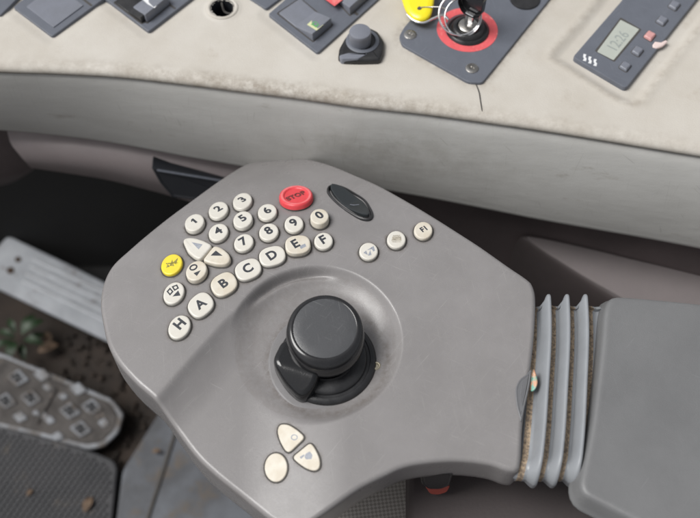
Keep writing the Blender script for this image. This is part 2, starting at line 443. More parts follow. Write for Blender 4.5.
OUT = [(290,157.5),(264,159.5),(246,164),(225,176),(195,197),(160,223),(130,248),(112,265),(103,283),(100,303),(103,325),(108,345),(118,363),(135,382),(156,401),(172,424),(194,454),(213,473),(240,495),(258,510),(272,521),(289,529),(306,525),(323,514),(340,502),(362,487),(384,476),(404,467),(428,462.5),(460,461),(490,464.5),(508,470.5),(518,470),(521,460),(523,425),(527,395),(531,368),(534.5,335),(536,300),(534,287),(529,279.5),(508,265),(481,246),(457,230.5),(429,213),(400,196),(378,184),(355,174),(330,164),(310,159)]
outp = np.array([march(a, b, pod_h)[:2] for a, b in OUT])
outp = resample(smoothline(outp, 10, True), 840)
if np.sum(outp[:, 0]*np.roll(outp[:, 1], -1)-np.roll(outp[:, 0], -1)*outp[:, 1]) < 0: outp = outp[::-1]
cen = march(340, 345, base_h)[:2]
s = np.r_[np.linspace(0.004, .93, 215), np.linspace(.93, 1, 46)[1:]]
X = cen[0]+(outp[None, :, 0]-cen[0])*s[:, None]; Y = cen[1]+(outp[None, :, 1]-cen[1])*s[:, None]
H = pod_h(X, Y)
small = outp[::3]
d = np.full(X.shape, 99.0); msk = np.broadcast_to((s > .8)[:, None], X.shape)
d[msk] = np.abs(seg_sd(X[msk], Y[msk], small)); d[-1] = 0
RF = 2.9
dd = np.clip(RF-d, 0, RF); H = H-(RF-np.sqrt(np.maximum(RF*RF-dd*dd, 0)))
n = len(outp); V = [np.stack([X.ravel(), Y.ravel(), H.ravel()], 1)]
Hedge = pod_h(outp[:, 0], outp[:, 1])-RF
nx = np.roll(outp, -3, 0)-np.roll(outp, 3, 0); nx /= np.linalg.norm(nx, axis=1, keepdims=True); nin = np.stack([-nx[:, 1], nx[:, 0]], 1)
# wall height: tall at the left front, lower round the hand side
leftness = sstep((20-outp[:, 0])/130)
W = 25+11*leftness
rings = len(s)
for k, (fr_, ins_) in enumerate([(.15, 0), (.4, 0), (.7, .1), (.88, .7), (.97, 2.2), (1.0, 5.0), (1.02, 18), (1.02, 30)]):
    V.append(np.stack([outp[:, 0]+nin[:, 0]*ins_, outp[:, 1]+nin[:, 1]*ins_, Hedge-W*fr_], 1)); rings += 1
V = np.vstack(V); Fc = []
i = np.arange(n); j = (i+1) % n
for r in range(rings-1):
    Fc.append(np.stack([r*n+i, r*n+j, (r+1)*n+j, (r+1)*n+i], 1)[:, ::-1])
Fc = np.vstack(Fc).tolist(); Fc.append(list(range(n)))
pod = thing('control_console', (0, 0, -45), 'grey moulded joystick console covered in ivory lettered keys, in the middle of the picture', 'control console')
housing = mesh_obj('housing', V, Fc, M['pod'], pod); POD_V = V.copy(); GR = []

# --- keys
def key(px, py, a, b, ang, h=2.2, e=2.0, m='key', poly=None, bev=.7, rnd=2.0, stop=False, label=None):
    fr = pod_frame(px, py+1.5)
    src = poly if poly is not None else ellipse(px, py, a, b, ang, 48, e)
    q = ccw(fr.poly(src, h))
    if poly is not None: q = ccw(roundpoly(q, rnd))
    g = Geo()
    pillow(fr, q, [(-.95, -1.6), (-.95, .2), (-.1, .28)], g, 1, cap=False)  # dark gap ring, also painting the key's contact shadow
    if stop:
        pillow(fr, q, [(-.9, -.6), (-.7, h-1.3), (-.3, h-.35), (.35, h), (1.9, h), (2.4, h-.1), (2.9, h-.75)], g, 0)
        pillow(fr, q, [(.45, h+.02), (1.8, h+.03)], g, 2, cap=False)
    else:
        pillow(fr, q, [(-.15, -.6), (-.1, .4), (-.02, h-bev), (bev*.25, h-bev*.35), (bev*.65, h-.09), (bev*1.3, h)], g, 0)
    w3 = np.array([fr.at(a_[0], a_[1], 0)[:2] for a_ in q]); GR.append(w3)
    o = g.build('key', [M[m], M['gap'], M['key_pink']], pod, True, 55)
    if label: o['label'] = label
    return o, fr, h
def legend(k, ch, ang, size=8.6, m='ink', bold=.30, sx=1.0, at=None, spacing=1.0):
    o, fr, h = k
    px, py = at
    ff = Frame(fr.at(*fr.px(px, py, h)), fr.n).turned((px, py), ang)
    p = fr.px(px, py, h); ff.o = fr.at(p[0], p[1], 0)
    if ch == '1':
        pillow(ff, ccw(np.array([(-1.7, 1.3), (-.3, 3.1), (1.1, 3.1), (1.1, -3.1), (-.5, -3.1), (-.5, 1.1), (-1.7, .2)])*.93), [(0, h-.08), (0, h+.06)]).build('key_symbol', [M[m]], o, False, 0)
        return
    text(ch, ff, size, bold, h+.02, 'key_symbol', M[m], o, ex=.05, sx=sx, spacing=spacing)
nums = [('1',194.3,222.2,10.2,7.9,30),('2',218.2,209.7,10.2,7.8,28),('3',242.3,200.6,9.9,7.6,24),('4',218.2,232,10.2,8.1,30),
        ('5',242.7,219.2,9.9,8.0,24),('6',267.2,211.5,9.6,7.8,16),('7',243.6,242.3,10.1,8.2,28),('8',268.7,231.6,9.8,8.3,18),
        ('9',293.9,223.6,9.4,8.2,8),('0',319.5,216.2,9.2,7.7,4),('F',323.5,240.6,9.3,8.3,5)]
for ch, x, y, a, b, an in nums:
    k = key(x, y, a, b, an, h=4.6 if ch == '0' else (3.0 if ch in '51' else 2.3), m='key_old' if ch in '0' else 'key')
    legend(k, ch, 30 if ch not in '0F' else 26, 8.8, at=(x-.3, y-1.2))
for ch, x, y, a, b, an, la in [('A',200.6,304.6,13.1,10.7,40,36),('B',223.8,283.8,13.2,10.6,30,33),('C',248,269,13.2,9.8,22,32),('D',272.2,255.7,13.2,9.5,14,30),('E',297.8,244.3,12.6,9.2,6,27)]:
    k = key(x, y, a, b, an, h=3.4 if ch == 'E' else 2.2, e=2.5, m='key_old' if ch in 'BE' else 'key')
    legend(k, ch, la, 8.6, at=(x-.4 if ch != 'E' else x-2.5, y-.8), m='ink')
    if ch == 'E':
        fr = k[1]; decal([[(299.5, 246), (305, 243.6), (306.3, 246.4), (300.8, 249)]], fr, k[2], 'key_symbol', M['ink_pale'], k[0])
k = key(179.2, 326.8, 12.8, 9.9, 52); legend(k, 'H', 44, 8.8, at=(179.5, 323.8), bold=.35)
k = key(173.6, 292.8, 12.0, 9.2, 50)
fr = k[1]
decal(frame_rect([(166.5,291.5),(170,287.6),(173.6,291.6),(170,295.6)], .5)+frame_rect([(171.6,286.6),(177,284.4),(179,288.3),(174.4,291)], .5)
      + [[(172.5,296.5),(178.2,290.5),(180.5,295.5)]], fr, k[2], 'key_symbol', M['ink'], k[0])
k = key(196.2, 270.6, 11.3, 9.0, 40, h=3.6, m='key_old')
decal(ring_px(193.4, 267.4, 4.3, 3.0, 25, 1.5)+[[(193.5,273.2),(200.8,270.2),(196.8,276)]], k[1], k[2], 'key_symbol', M['ink'], k[0])
k = key(171.5, 264.2, 11.6, 9.2, 42, m='key_yel', label='yellow key with a worn dark symbol')
decal([[(166,268),(167.5,264),(170,266.5)], [(169.5,265.8),(172.3,259.5),(174.2,266.2)], [(173,262.5),(178,257.8),(176,264.5)], [(166,263),(178,262.4),(178,263.3),(166,264.2)]],
      k[1], k[2], 'key_symbol', M['ink_olive'], k[0])
k = key(295.8, 195, 15.9, 9.7, 4, h=3.8, m='key_red', stop=True, label='red round stop key with a raised pink rim')
legend((k[0], k[1], k[2]-.62), 'STOP', 22, 5.9, m='ink_red', bold=.30, at=(295.8, 195.6), sx=.92, spacing=1.08)
k = key(195.5, 246.5, 0, 0, 0, h=3.0, poly=[(182.5,240.5),(186,237.4),(194,237.4),(204,240.5),(212.6,245.2),(200.3,259.2),(195,257.5),(187.5,251.5)], rnd=2.6, bev=1.0)
decal([[(191.6,242.2),(202.6,244.4),(198.6,249.4)]], k[1], k[2], 'key_symbol', M['ink_pale'], k[0])
k = key(217, 254, 0, 0, 0, h=3.0, m='key_old', poly=[(214.3,244.9),(222.5,248),(229.6,254.4),(230.6,260.4),(226,264.4),(217,264.6),(208,262.4),(202.2,260.2)], rnd=2.6, bev=1.0)
decal([[(215.8,250.6),(222.6,255.7),(210.6,255.6)]], k[1], k[2], 'key_symbol', M['ink'], k[0])
k = key(368.6, 251.0, 9.3, 8.6, 0)
decal([[(363.5,253),(366,250.5),(368,255)], [(368,255.6),(370.2,250),(371.6,255)], [(367,250.2),(371.5,247.3),(372,249)], [(371,247.4),(373.6,246),(375,250.6),(373.2,251.6)]], k[1], k[2], 'key_symbol', M['ink_pale'], k[0])
k = key(396.4, 239.2, 9.3, 8.6, 0, m='key')
decal([[(392.5,236.5),(401,236.2),(401.6,240.8),(391.5,240.6)], [(393,235.2),(400,234.9),(400,235.8),(393,236)], [(391.8,241.4),(401,241.6),(401,242.2),(392,242.1)]], k[1], k[2], 'key_symbol', M['ink_brown'], k[0])
k = key(423.3, 230.0, 9.2, 8.5, 0, m='key_old')
legend(k, 'F1', 28, 5.2, bold=.2, at=(423.5, 229.0))
# lower trio, flush with the housing
k = key(275.9, 467.4, 11.2, 14.2, 0, h=.9, m='key_old', bev=.35)
k = key(288, 437, 0, 0, 0, h=.9, m='key_old', bev=.35, poly=[(277.2,430.5),(280,424),(288.5,424.6),(297.5,430.4),(305,437.3),(297,445),(289.6,452.2),(285.5,450.8),(280,441)], rnd=2.4)
decal(ring_px(294.3, 437.4, 3.4, 3.0, 0, 1.0), k[1], k[2], 'key_symbol', M['ink_pale'], k[0])
k = key(306, 457, 0, 0, 0, h=.9, m='key_old', bev=.35, poly=[(310.4,442.4),(315.5,449.5),(319.7,459),(319.8,467.8),(314.5,471.0),(306,468.2),(298,462.5),(292.3,457.2),(302,449.4)], rnd=2.4)
decal([[(304.5,457),(306,453.5),(309.8,451.5),(312.5,455),(311.5,459),(306,459.4)], [(299.5,457.2),(304,454.4),(304.8,455.4),(301.2,459)]], k[1], k[2], 'key_symbol', M['ink_pale'], k[0])

# --- rocker in the back edge
fr = pod_frame(349, 203)
lens = [(327.6,190),(330,185.6),(336,185.2),(344,187.2),(354,192.8),(364,199.4),(369.4,207),(372.3,214.4),(369.6,218.8),(361,218),(350.5,212.6),(339.5,205),(331,196.6)]
q = smoothline(ccw(fr.poly(lens, .5)), 4, True)
g = pillow(fr, q, [(-.9, -3), (-.5, .5), (.2, .95), (.7, .8), (1.1, -.8)], None, 0, cap=False)
g.add([fr.at(*p, -.9) for p in inset(q, .5)], [tuple(range(len(q)))], 0)
rk = g.build('thumb_rocker', [M['black_matt']], pod)
ax = fr.px(371, 216)-fr.px(330, 188); ax = ax/np.linalg.norm(ax); mid = fr.px(352.5, 203)
hf = lambda u, v: .15*abs(np.dot(np.array([u, v])-mid, ax))
lens2 = inset(q, 1.9)
pillow(fr, lens2, [(0, -2), (.1, .05), (.8, .3)], None, 0, hf=hf).build('rocker_cap', [M['lens']], rk, True, 25)
tube([fr.at(*fr.px(350, 204.6, 1), .95), fr.at(*fr.px(354, 204.9, 1), .85), fr.at(*fr.px(359, 204.6, 1), .95)], .28).build('rocker_mark', [M['panel_lt']], rk)

# --- joystick
jp = float(pod_h(np.array([JC[0]]), np.array([JC[1]]))[0])
jf = Frame((JC[0], JC[1], jp))
js = thing('joystick', (JC[0], JC[1], jp), '', '')
for kk in ('label', 'category'):
    if kk in js: del js[kk]
js.parent = pod; js.location = js.location-pod.location
g = lathe(jf, [(35.0, -3), (35.0, .2), (34.6, .6), (33.8, .75), (27, .9), (26.5, .9), (24, 1.4)], 96)
g.build('base_plate', [M['plate']], js)
g = lathe(jf, [(29, -1), (29, 1.9), (28.2, 3.0), (26.6, 3.6), (25.6, 3.7), (25.2, 3.1), (23.6, 3.1), (23.2, 4.6), (22.2, 5.4), (19, 5.9), (16, 6.2), (15.5, 8)], 96)
g.build('collar', [M['black_matt']], js)
LEAN = np.array([-1.0, 8.0]); 
def jrings(lst, g, mi=0, n=96):
    v = []; f = []
    for (r, h) in lst:
        t0 = h/26.0
        for k in range(n):
            t = 2*math.pi*k/n
            v.append(jf.at(LEAN[0]*t0+r*math.cos(t), LEAN[1]*t0+r*math.sin(t), h+(.11*r*math.sin(t) if h > 12 else 0)))
    for a in range(len(lst)-1):
        for i in range(n):
            j = (i+1) % n; f.append((a*n+i, a*n+j, (a+1)*n+j, (a+1)*n+i))
    g.add(v, f, mi)
    return len(lst)
g = Geo(); jrings([(15.5, 5), (15.2, 12), (15.6, 15), (18.5, 16.2)], g)
g.build('stem', [M['black_matt']], js)
CR = 22.6
g = Geo(); jrings([(15, 15.2), (CR-2, 15.4), (CR-.4, 16.2), (CR, 17.6), (CR+.1, 22), (CR-.2, 23.2), (CR-.8, 24.8), (CR-1.7, 25.9), (CR-2.8, 26.5), (CR-3.8, 26.7), (CR-4.3, 26.5)], g)
g.build('knob_rim', [M['black']], js)
g = Geo(); jrings([(CR-4.2, 26.3), (CR-4.6, 26.45), (12, 26.6), (4, 26.6), (.01, 26.6)], g)
g.build('knob_top', [M['cap']], js)
# thumb lobe at the lower left of the knob
lf = Frame(jf.at(0, 0, 0)); hl = 15.0
lob = [(284,343),(276,357),(272.8,364.5),(276,373),(290,387),(300,395),(307,394),(314,386),(318,377),(325,365),(310,345)]
def faceted(fr, poly, p0, dr, slope, h0, h1, bev, name, mats, parent):
    """block with a top folded along the line through p0 across dr: flat before it, falling after it"""
    P2 = [np.array(p) for p in ccw(np.array(poly))]; out = []
    n_ = len(P2)
    for i in range(n_):
        a_, b_ = P2[i], P2[(i+1) % n_]; sa = np.dot(a_-p0, dr); sb = np.dot(b_-p0, dr); out.append((a_, sa))
        if sa*sb < 0: t = sa/(sa-sb); out.append((a_+(b_-a_)*t, 0.0))
    bm = bmesh.new(); top = []; bot_ = []
    for p, s_ in out:
        top.append(bm.verts.new(fr.at(p[0], p[1], h1-slope*max(0, s_))*S)); bot_.append(bm.verts.new(fr.at(p[0], p[1], h0)*S))
    A_ = [top[i] for i, (p, s_) in enumerate(out) if s_ <= 1e-6]; B2 = [top[i] for i, (p, s_) in enumerate(out) if s_ >= -1e-6]
    def order(vs):
        idx = sorted(range(len(out)), key=lambda i: i); return [top[i] for i in idx if top[i] in vs]
    fa = bm.faces.new(order(A_)); fb = bm.faces.new(order(B2)); fb.material_index = len(mats)-1
    for i in range(len(out)):
        j = (i+1) % len(out); bm.faces.new([top[i], bot_[i], bot_[j], top[j]])
    bmesh.ops.recalc_face_normals(bm, faces=bm.faces)
    ed = [e for e in bm.edges if len(e.link_faces) == 2 and any(v in top for v in e.verts) and e.calc_face_angle(0) > R(14)]
    bmesh.ops.bevel(bm, geom=ed, offset=bev*S, segments=4, affect='EDGES', profile=.6)
    bm.verts.index_update(); V_ = [np.array(v.co)/S for v in bm.verts]; F_ = [[v.index for v in f.verts] for f in bm.faces]; I_ = [f.material_index for f in bm.faces]; bm.free()
    return sharpen(mesh_obj(name, V_, F_, mats, parent, True, I_), 40)
lob = [(282,340),(273,358),(274,365),(283,379),(297,392),(305,393),(315,385),(320,372),(330,358),(308,338)]
lp = [lf.px(a_, b_, hl) for a_, b_ in lob]
dl = lf.px(287, 386, hl)-lf.px(302, 350, hl); dl = dl/np.linalg.norm(dl)
q0 = lf.px(292, 370, hl)
def hf(u, v):
    t_ = np.dot(np.array([u, v])-q0, dl); return -.62*math.log1p(math.exp(min(t_/.9, 30)))*.9
pillow(lf, resample(ccw(roundpoly(lp, 4.0, 6)), 110), [(1.0, 4.5), (0, 6.5), (0, 12.6), (.25, 14.2), (.9, 15.3), (1.9, 15.9), (3.2, 16.1)], None, 0, hf=hf).build('thumb_switch', [M['black_sheen']], js, True, 60)
rec = [(280,361),(299,371.5),(316,375.5),(312,384),(303,388.6),(292,381.5),(279.5,368)]
# recess rivet
rf = Frame(jf.at(*jf.px(376.3, 367), 0))
g = lathe(rf, [(2.7, .5), (2.6, 1.9), (2.1, 2.3), (1.5, 2.2), (1.1, 1.4), (.01, 1.4)], 24)
g.build('rivet', [M['beadw']], js)

dirt_and_shade = np.zeros(len(POD_V))
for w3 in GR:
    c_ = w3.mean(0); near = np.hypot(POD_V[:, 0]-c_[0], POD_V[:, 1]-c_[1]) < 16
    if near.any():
        sd_ = seg_sd(POD_V[near, 0], POD_V[near, 1], ccw(w3)[::2]); dirt_and_shade[near] = np.maximum(dirt_and_shade[near], np.exp(-((sd_+.6)/1.5)**2)*.75)
rj = np.hypot(POD_V[:, 0]-JC[0], POD_V[:, 1]-JC[1]); dirt_and_shade = np.maximum(dirt_and_shade, .55*np.exp(-((rj-35.5)/3.0)**2))  # brown tint round the joystick plate paints shade
rd = np.hypot(POD_V[:, 0]-DC[0], POD_V[:, 1]-DC[1]); dirt_and_shade = np.maximum(dirt_and_shade, .22*(rd < 48))  # faint brown over the dish paints its shading
at_ = housing.data.attributes.new('dirt_and_shade', 'FLOAT', 'POINT'); at_.data.foreach_set('value', dirt_and_shade.astype(np.float32))
# little black and red rocker under the front edge
yw = march(437, 463, pod_h)[1]
wf = Frame(on_y(437, 480, yw+3.0), (0, -1, 0.0), (1, 0, 0))
q = ccw(roundpoly(wf.poly([(419.5,474),(454,473),(450,486),(441,489.5),(428,489.5),(421.5,485)], 2.0), 2.5, 4))
pillow(wf, q, [(0, -6), (0, 1.0), (.8, 2.0), (1.8, 1.6), (2.4, 1.8)], None, 0).build('grip_button', [M['black_matt']], pod)
q = ccw(roundpoly(wf.poly([(425,487),(450,487),(447,492.5),(439,495),(430,494.4)], 1.0), 2.0, 4))
pillow(wf, q, [(0, -6), (0, .5), (.6, 1.0)], None, 0).build('grip_button_rim', [M['copper']], pod)

# finger notch and foil at the neck end
nf = pod_frame(519, 385); 
q = smoothline(ccw(nf.poly([(531.5,370),(526,375),(519.5,380),(515.6,389),(516,402),(518.6,414),(521.6,421),(525.5,404),(529.5,386)], .3)), 4, True)
g = pillow(nf, q, [(-.1, -1.5), (0, .35), (.6, .7), (1.2, .5)], None, 0)
for t in (.3, .5, .7):
    a = nf.px(529-8*t, 378+2*t, .5); b = nf.px(522-2.5*t+1, 412-2*t, .5); c = (a+b)/2-np.array([1.0, 0])
    tube([nf.at(*a, .25), nf.at(*c, .3), nf.at(*b, .25)], .35, g)
g.build('finger_notch', [M['pod_dark']], pod)

# ------------------------------------------------------------------ bellows
bt0 = on_z(549.5, 291, 0); bt1 = on_z(538.5, 478, -1)
bel = thing('bellows', on_z(557, 390, -45), 'blue grey ribbed rubber bellows with grit in its folds, between console and armrest', 'bellows')
ytop = bt0[1]; ybot = bt1[1]
def bell_path():
    r = 15.0; pts = []
    y1 = ytop-0.0; y0 = ybot+0.0
    for k in range(9):
        a = R(180-90)*(k/8); pts.append(None)
    P = [(y1, -45)]
    for k in range(9):
        t = k/8*math.pi/2; P.append((y1-5+5*math.cos(t), -5+5*math.sin(t)))
    for k in range(1, 30): P.append((y1-5+(y0+14-(y1-5))*k/30, .8*math.sin(math.pi*k/30)))
    for k in range(13):
        t = math.pi/2+k/12*math.pi/2; P.append((y0+14+14*math.cos(t), -14+14*math.sin(t)))
    P.append((y0+2, -24)); P.append((y0+9, -34)); P.append((y0+20, -44))
    return resample(np.array(P), 150, False)
bp_ = bell_path()
tg = np.gradient(bp_, axis=0); tg /= np.linalg.norm(tg, axis=1, keepdims=True)
nn = np.stack([tg[:, 1], -tg[:, 0]], 1)
# outward = away from the middle
midc = np.array([(ytop+ybot)/2, -30]);
if np.mean(np.sum(nn*(bp_-midc), 1)) < 0: nn = -nn
pitch = 11.2
prof = []
def rib(x0):
    return [(x0-5.2, 8.8, 2), (x0-4.8, 8.2, 0), (x0-3.0, 4.0, 0), (x0-1.5, 1.0, 0), (x0-.8, .15, 0), (x0+.3, 0, 0), (x0+.9, .5, 0), (x0+1.1, 2.4, 0), (x0+1.1, 6.0, 0), (x0+1.3, 7.6, 2), (x0+3.4, 8.4, 2)]
prof = [(-14, 14, 0), (-10.5, 9.0, 2), (-8.4, 9.6, 2)]
for kx in range(3): prof += rib(kx*pitch)
prof += [(2*pitch+6.5, 9.3, 2), (2*pitch+9, 9.0, 0), (2*pitch+12, 10, 0), (2*pitch+18, 16, 0)]
prof_f = []
for a, b in zip(prof[:-1], prof[1:]):
    for t in (0, .5): prof_f.append((a[0]+(b[0]-a[0])*t, a[1]+(b[1]-a[1])*t, a[2] if a[2] == b[2] else 0))
prof_f.append(prof[-1])
rng = np.random.RandomState(3)
V = []; Fc = []; Ix = []
m = len(prof_f); L_ = ytop-ybot
for a in range(len(bp_)):
    y, z = bp_[a]; t = np.clip((ytop-y)/L_, 0, 1)
    xs = bt0[0]+(bt1[0]-bt0[0])*t + 2.4*math.sin(math.pi*t) + .35*math.sin(t*9)
    for (px_, dep, mi_) in prof_f:
        dz = dep*(1-.62*float(sstep(np.array([(ybot+20-y)/22.0]))[0])) + (rng.rand()-.5)*(.5 if mi_ == 2 else 0)
        V.append((xs+px_*(1-.03*t), y-nn[a, 0]*dz, z-nn[a, 1]*dz))
for a in range(len(bp_)-1):
    for b in range(m-1):
        Fc.append((a*m+b, a*m+b+1, (a+1)*m+b+1, (a+1)*m+b)); Ix.append(1 if (prof_f[b][2] == 2 and prof_f[b+1][2] == 2) else 0)
o = mesh_obj('ribbed_sleeve', V, Fc, [M['bellows'], M['grit']], bel, True, Ix); fixn(o)
# foil sticker on the first fold
ff = Frame(on_z(532.5, 379, -1.5), (-.5, -.1, .85))
q = smoothline(ccw(ff.poly([(533.4,369),(536.4,376),(537.4,383),(535,389.4),(531,391.4),(530,386),(531,377)], 0)), 4, True)
o = pillow(ff, q, [(0, -.3), (.2, .3), (.8, .5)]).build('sticker', [M['foil']], bel)
o['label'] = 'small iridescent foil sticker'

# ------------------------------------------------------------------ armrest
arm = thing('armrest', on_z(660, 420, -60), 'grained blue grey armrest pad with rounded edges at the right of the bellows', 'armrest')
af = Frame((0, 0, 0))
ap = [(607.5,297.5),(630,298.4),(660,301),(700,305),(800,316),(900,330),(900,640),(760,590),(700,548.5),(640,521),(600,500.5),(580.5,490.5),(587,462),(594,427),(600,380),(604.5,340)]
q = ccw(af.poly(ap, 0)); q = roundpoly(q, [14 if i_ != -1 else 5 for i_ in range(len(q))], 7); q = resample(smoothline(q, 1, True), 300)
g = pillow(af, q, [(6, -15), (-2, -15), (-4.2, -14.6), (-5.4, -13.6), (-5.4, -12.6), (-4.6, -11.6), (-3.4, -8), (-1.8, -3), (-.8, -1.0), (.2, -.3), (1.4, -.03), (2.6, 0.0)], None, 0)
g.build('pad', [M['arm']], arm, True, 60)

# ------------------------------------------------------------------ armrest support, seat
ZS = -70
sp = Frame((0, 0, ZS))
q = ccw(roundpoly(sp.poly([(409,440),(600,440),(760,470),(780,700),(409,760)], 0), 4))
g = pillow(sp, q, [(-2, -330), (0, -6), (.8, -2), (3, 0)], None, 0)
o = g.build('armrest_support', [M['support']]); tag(o, 'dark brown grey plastic support below the console neck, bottom right', 'support')
ss = Frame((0, 0, -110))
q = ccw(roundpoly(ss.poly([(290,505),(407,470),(470,480),(470,760),(200,760)], 0), 8))
st = thing('seat', (-20, -260, -500), 'woven beige seat cushion peeping out below the console', 'seat')
pillow(ss, q, [(0, -70), (-2, -30), (0, -6), (2, -2), (6, 0)], None, 0).build('cushion', [M['cloth']], st)
pillow(Frame((0, 0, -185)), q*.9, [(0, -300), (0, 0)], None, 0).build('seat_base', [M['under_dk']], st)

# ------------------------------------------------------------------ dashboard
ZD = 16.0
dash = thing('dashboard', (0, 120, -75), 'dusty cream topped dashboard with grey fascia, switch panels, clock and ignition plate', 'dashboard')
LIP = [(-120,64),(-60,68),(0,71.5),(60,73.5),(120,77),(180,83.5),(240,91),(300,98.5),(360,107),(420,113.5),(480,121.5),(540,130),(600,139.5),(660,149.5),(720,159),(800,172)]
# the lip line above is where cream meets grey; the cream top starts a little behind it
lip = resample(smoothline(np.array([on_z(a, b, ZD-5) for a, b in LIP])[:, :2], 8), 620, False)
tl = np.gradient(lip, axis=0); tl /= np.linalg.norm(tl, axis=1, keepdims=True); nb = np.stack([-tl[:, 1], tl[:, 0]], 1)   # towards the back
PF = Frame((0, 0, ZD))
CLK = [(572.5,57),(626,88.5),(700,-5),(760,-80),(690,-110),(622,0)]
clk_ring = ccw(PF.poly([(560,62),(552,58),(556,50),(608,-12),(680,-125),(800,-90),(720,0),(650,88),(640,100),(622,100)], 0))
PAN = {'a': [(13,7),(52,36.5),(140,-28),(100,-60)], 'b': [(103,-3),(148.5,31.5),(228,-30),(185,-60)], 'c': [(268,14),(317.5,53),(420,-38),(372,-75)],
       'z': [(-60,-10),(0,15.5),(38,-22),(-10,-50)], 's': [(246,-4),(266,9),(290,-9),(270,-22)]}
back = 250
vs = np.r_[0, np.linspace(.4, 9, 16), np.linspace(10, back, 260)[1:]]
X = lip[None, :, 0]+nb[None, :, 0]*vs[:, None]*0+0*vs[:, None]; Y = lip[None, :, 1]+vs[:, None]
Z = np.full(X.shape, ZD)
dv = np.clip(9-vs, 0, 9); Z = Z-(5.0-5.0*np.sqrt(np.maximum(1-(dv/9)**2, 0)))[:, None]
Z = Z+(0.5*np.sin(X*.021+1)+.35*np.sin(Y*.03+X*.011))*np.clip(vs/20, 0, 1)[:, None]*.6
sdc = seg_sd(X, Y, resample(smoothline(clk_ring, 4, True), 90)).reshape(X.shape)
Z = Z-1.6*sstep((sdc+1)/7)
Z = Z+.45*np.exp(-((sdc+2.5)/3.0)**2)
for kx in ('a', 'b', 'c', 'z'):
    sdp = seg_sd(X, Y, ccw(PF.poly(PAN[kx], 0))).reshape(X.shape)
    Z = Z-.9*sstep((sdp+9)/8)
# the hole in the cream top
hc = on_z(222.5, 8, ZD)[:2]
rh = np.hypot(X-hc[0], Y-hc[1]); Z = Z+.5*np.exp(-((rh-11.5)/1.6)**2)
nv, nu = X.shape
V = np.stack([X.ravel(), Y.ravel(), Z.ravel()], 1); Fc = []
ok = (rh > 8.6)
for a in range(nv-1):
    for b in range(nu-1):
        if ok[a, b] or ok[a+1, b+1]: Fc.append((a*nu+b, a*nu+b+1, (a+1)*nu+b+1, (a+1)*nu+b))
nV = len(V)
V = np.vstack([V, np.stack([lip[:, 0], lip[:, 1]+.3, np.full(nu, ZD-6.6)], 1), np.stack([lip[:, 0], lip[:, 1]+6, np.full(nu, ZD-7.2)], 1)])
for b in range(nu-1):
    Fc.append((nV+b, nV+b+1, b+1, b)); Fc.append((nV+nu+b, nV+nu+b+1, nV+b+1, nV+b))
tc_ = mesh_obj('top_cover', V, Fc, [M['cream']], dash)
pxx = np.broadcast_to(np.linspace(-120, 800, nu)[None, :], X.shape)
band = np.exp(-((vs-3.0)/6.5)**2)[:, None]*(.25+.55*np.exp(-((pxx-300)/190)**2))
kpd = seg_sd(X, Y, ccw(PF.poly([(399,36),(404,27),(446,-22),(560,-40),(552,-4),(482,83),(468,82),(402,45)], 0))).reshape(X.shape)
band = band+.5*np.exp(-((kpd+1)/4)**2)+.35*np.exp(-((sdc+1)/3)**2)
dirt_and_shade = np.r_[np.clip(band, 0, 1).ravel(), np.full(2*nu, .8)]
at_ = tc_.data.attributes.new('dirt_and_shade', 'FLOAT', 'POINT'); at_.data.foreach_set('value', dirt_and_shade.astype(np.float32))
# fascia
ZB = -66
BOT = [(-120,126),(-60,128),(0,130.5),(60,136),(120,144.5),(180,156),(240,166.5),(300,176),(360,186.5),(420,197),(480,208.5),(540,220.5),(600,231),(660,241.5),(720,253),(800,268)]
bot = resample(smoothline(np.array([on_z(a, b, ZB) for a, b in BOT])[:, :2], 8), 620, False)
rows = []
for t in np.r_[np.linspace(0, .06, 4), np.linspace(.08, 1, 34)]:
    bul = 4*math.sin(math.pi*min(1, t*1.02))**.8-4.0*math.exp(-t/.03)
    xy = lip*(1-t)+bot*t; rows.append(np.stack([xy[:, 0], xy[:, 1]-bul+1.0, np.full(nu, (ZD-6.5)*(1-t)+ZB*t)], 1))
for (dy, z) in ((3, ZB-3.5), (8, ZB-5.5), (60, ZB-6)): rows.append(np.stack([bot[:, 0], bot[:, 1]+dy, np.full(nu, z)], 1))
V = np.vstack(rows); Fc = []
for a in range(len(rows)-1):
    for b in range(nu-1): Fc.append((a*nu+b, (a+1)*nu+b, (a+1)*nu+b+1, a*nu+b+1))
fa_ = mesh_obj('fascia', V, Fc, [M['front']], dash)
pf_ = np.linspace(-120, 800, nu); nr = len(rows); tt = np.linspace(0, 1, nr)
dd_ = np.exp(-((pf_[None, :]-400)/120)**2)*np.exp(-((tt[:, None]-.45)/.28)**2)*.32+.3*np.exp(-((tt[:, None])/.06)**2)
at_ = fa_.data.attributes.new('dirt_and_shade', 'FLOAT', 'POINT'); at_.data.foreach_set('value', np.clip(dd_, 0, 1).ravel().astype(np.float32))
# crack in the cream top, a thin dark slit strip
cp = smoothline([on_z(475.5, 83, ZD+.12), on_z(479, 92, ZD+.12), on_z(480.5, 101, ZD+.12), on_z(482, 110, ZD-.4), on_z(482.6, 117, ZD-3.2)], 6)
tube(cp, .42, None, n=6).build('crack', [M['gap']], dash)
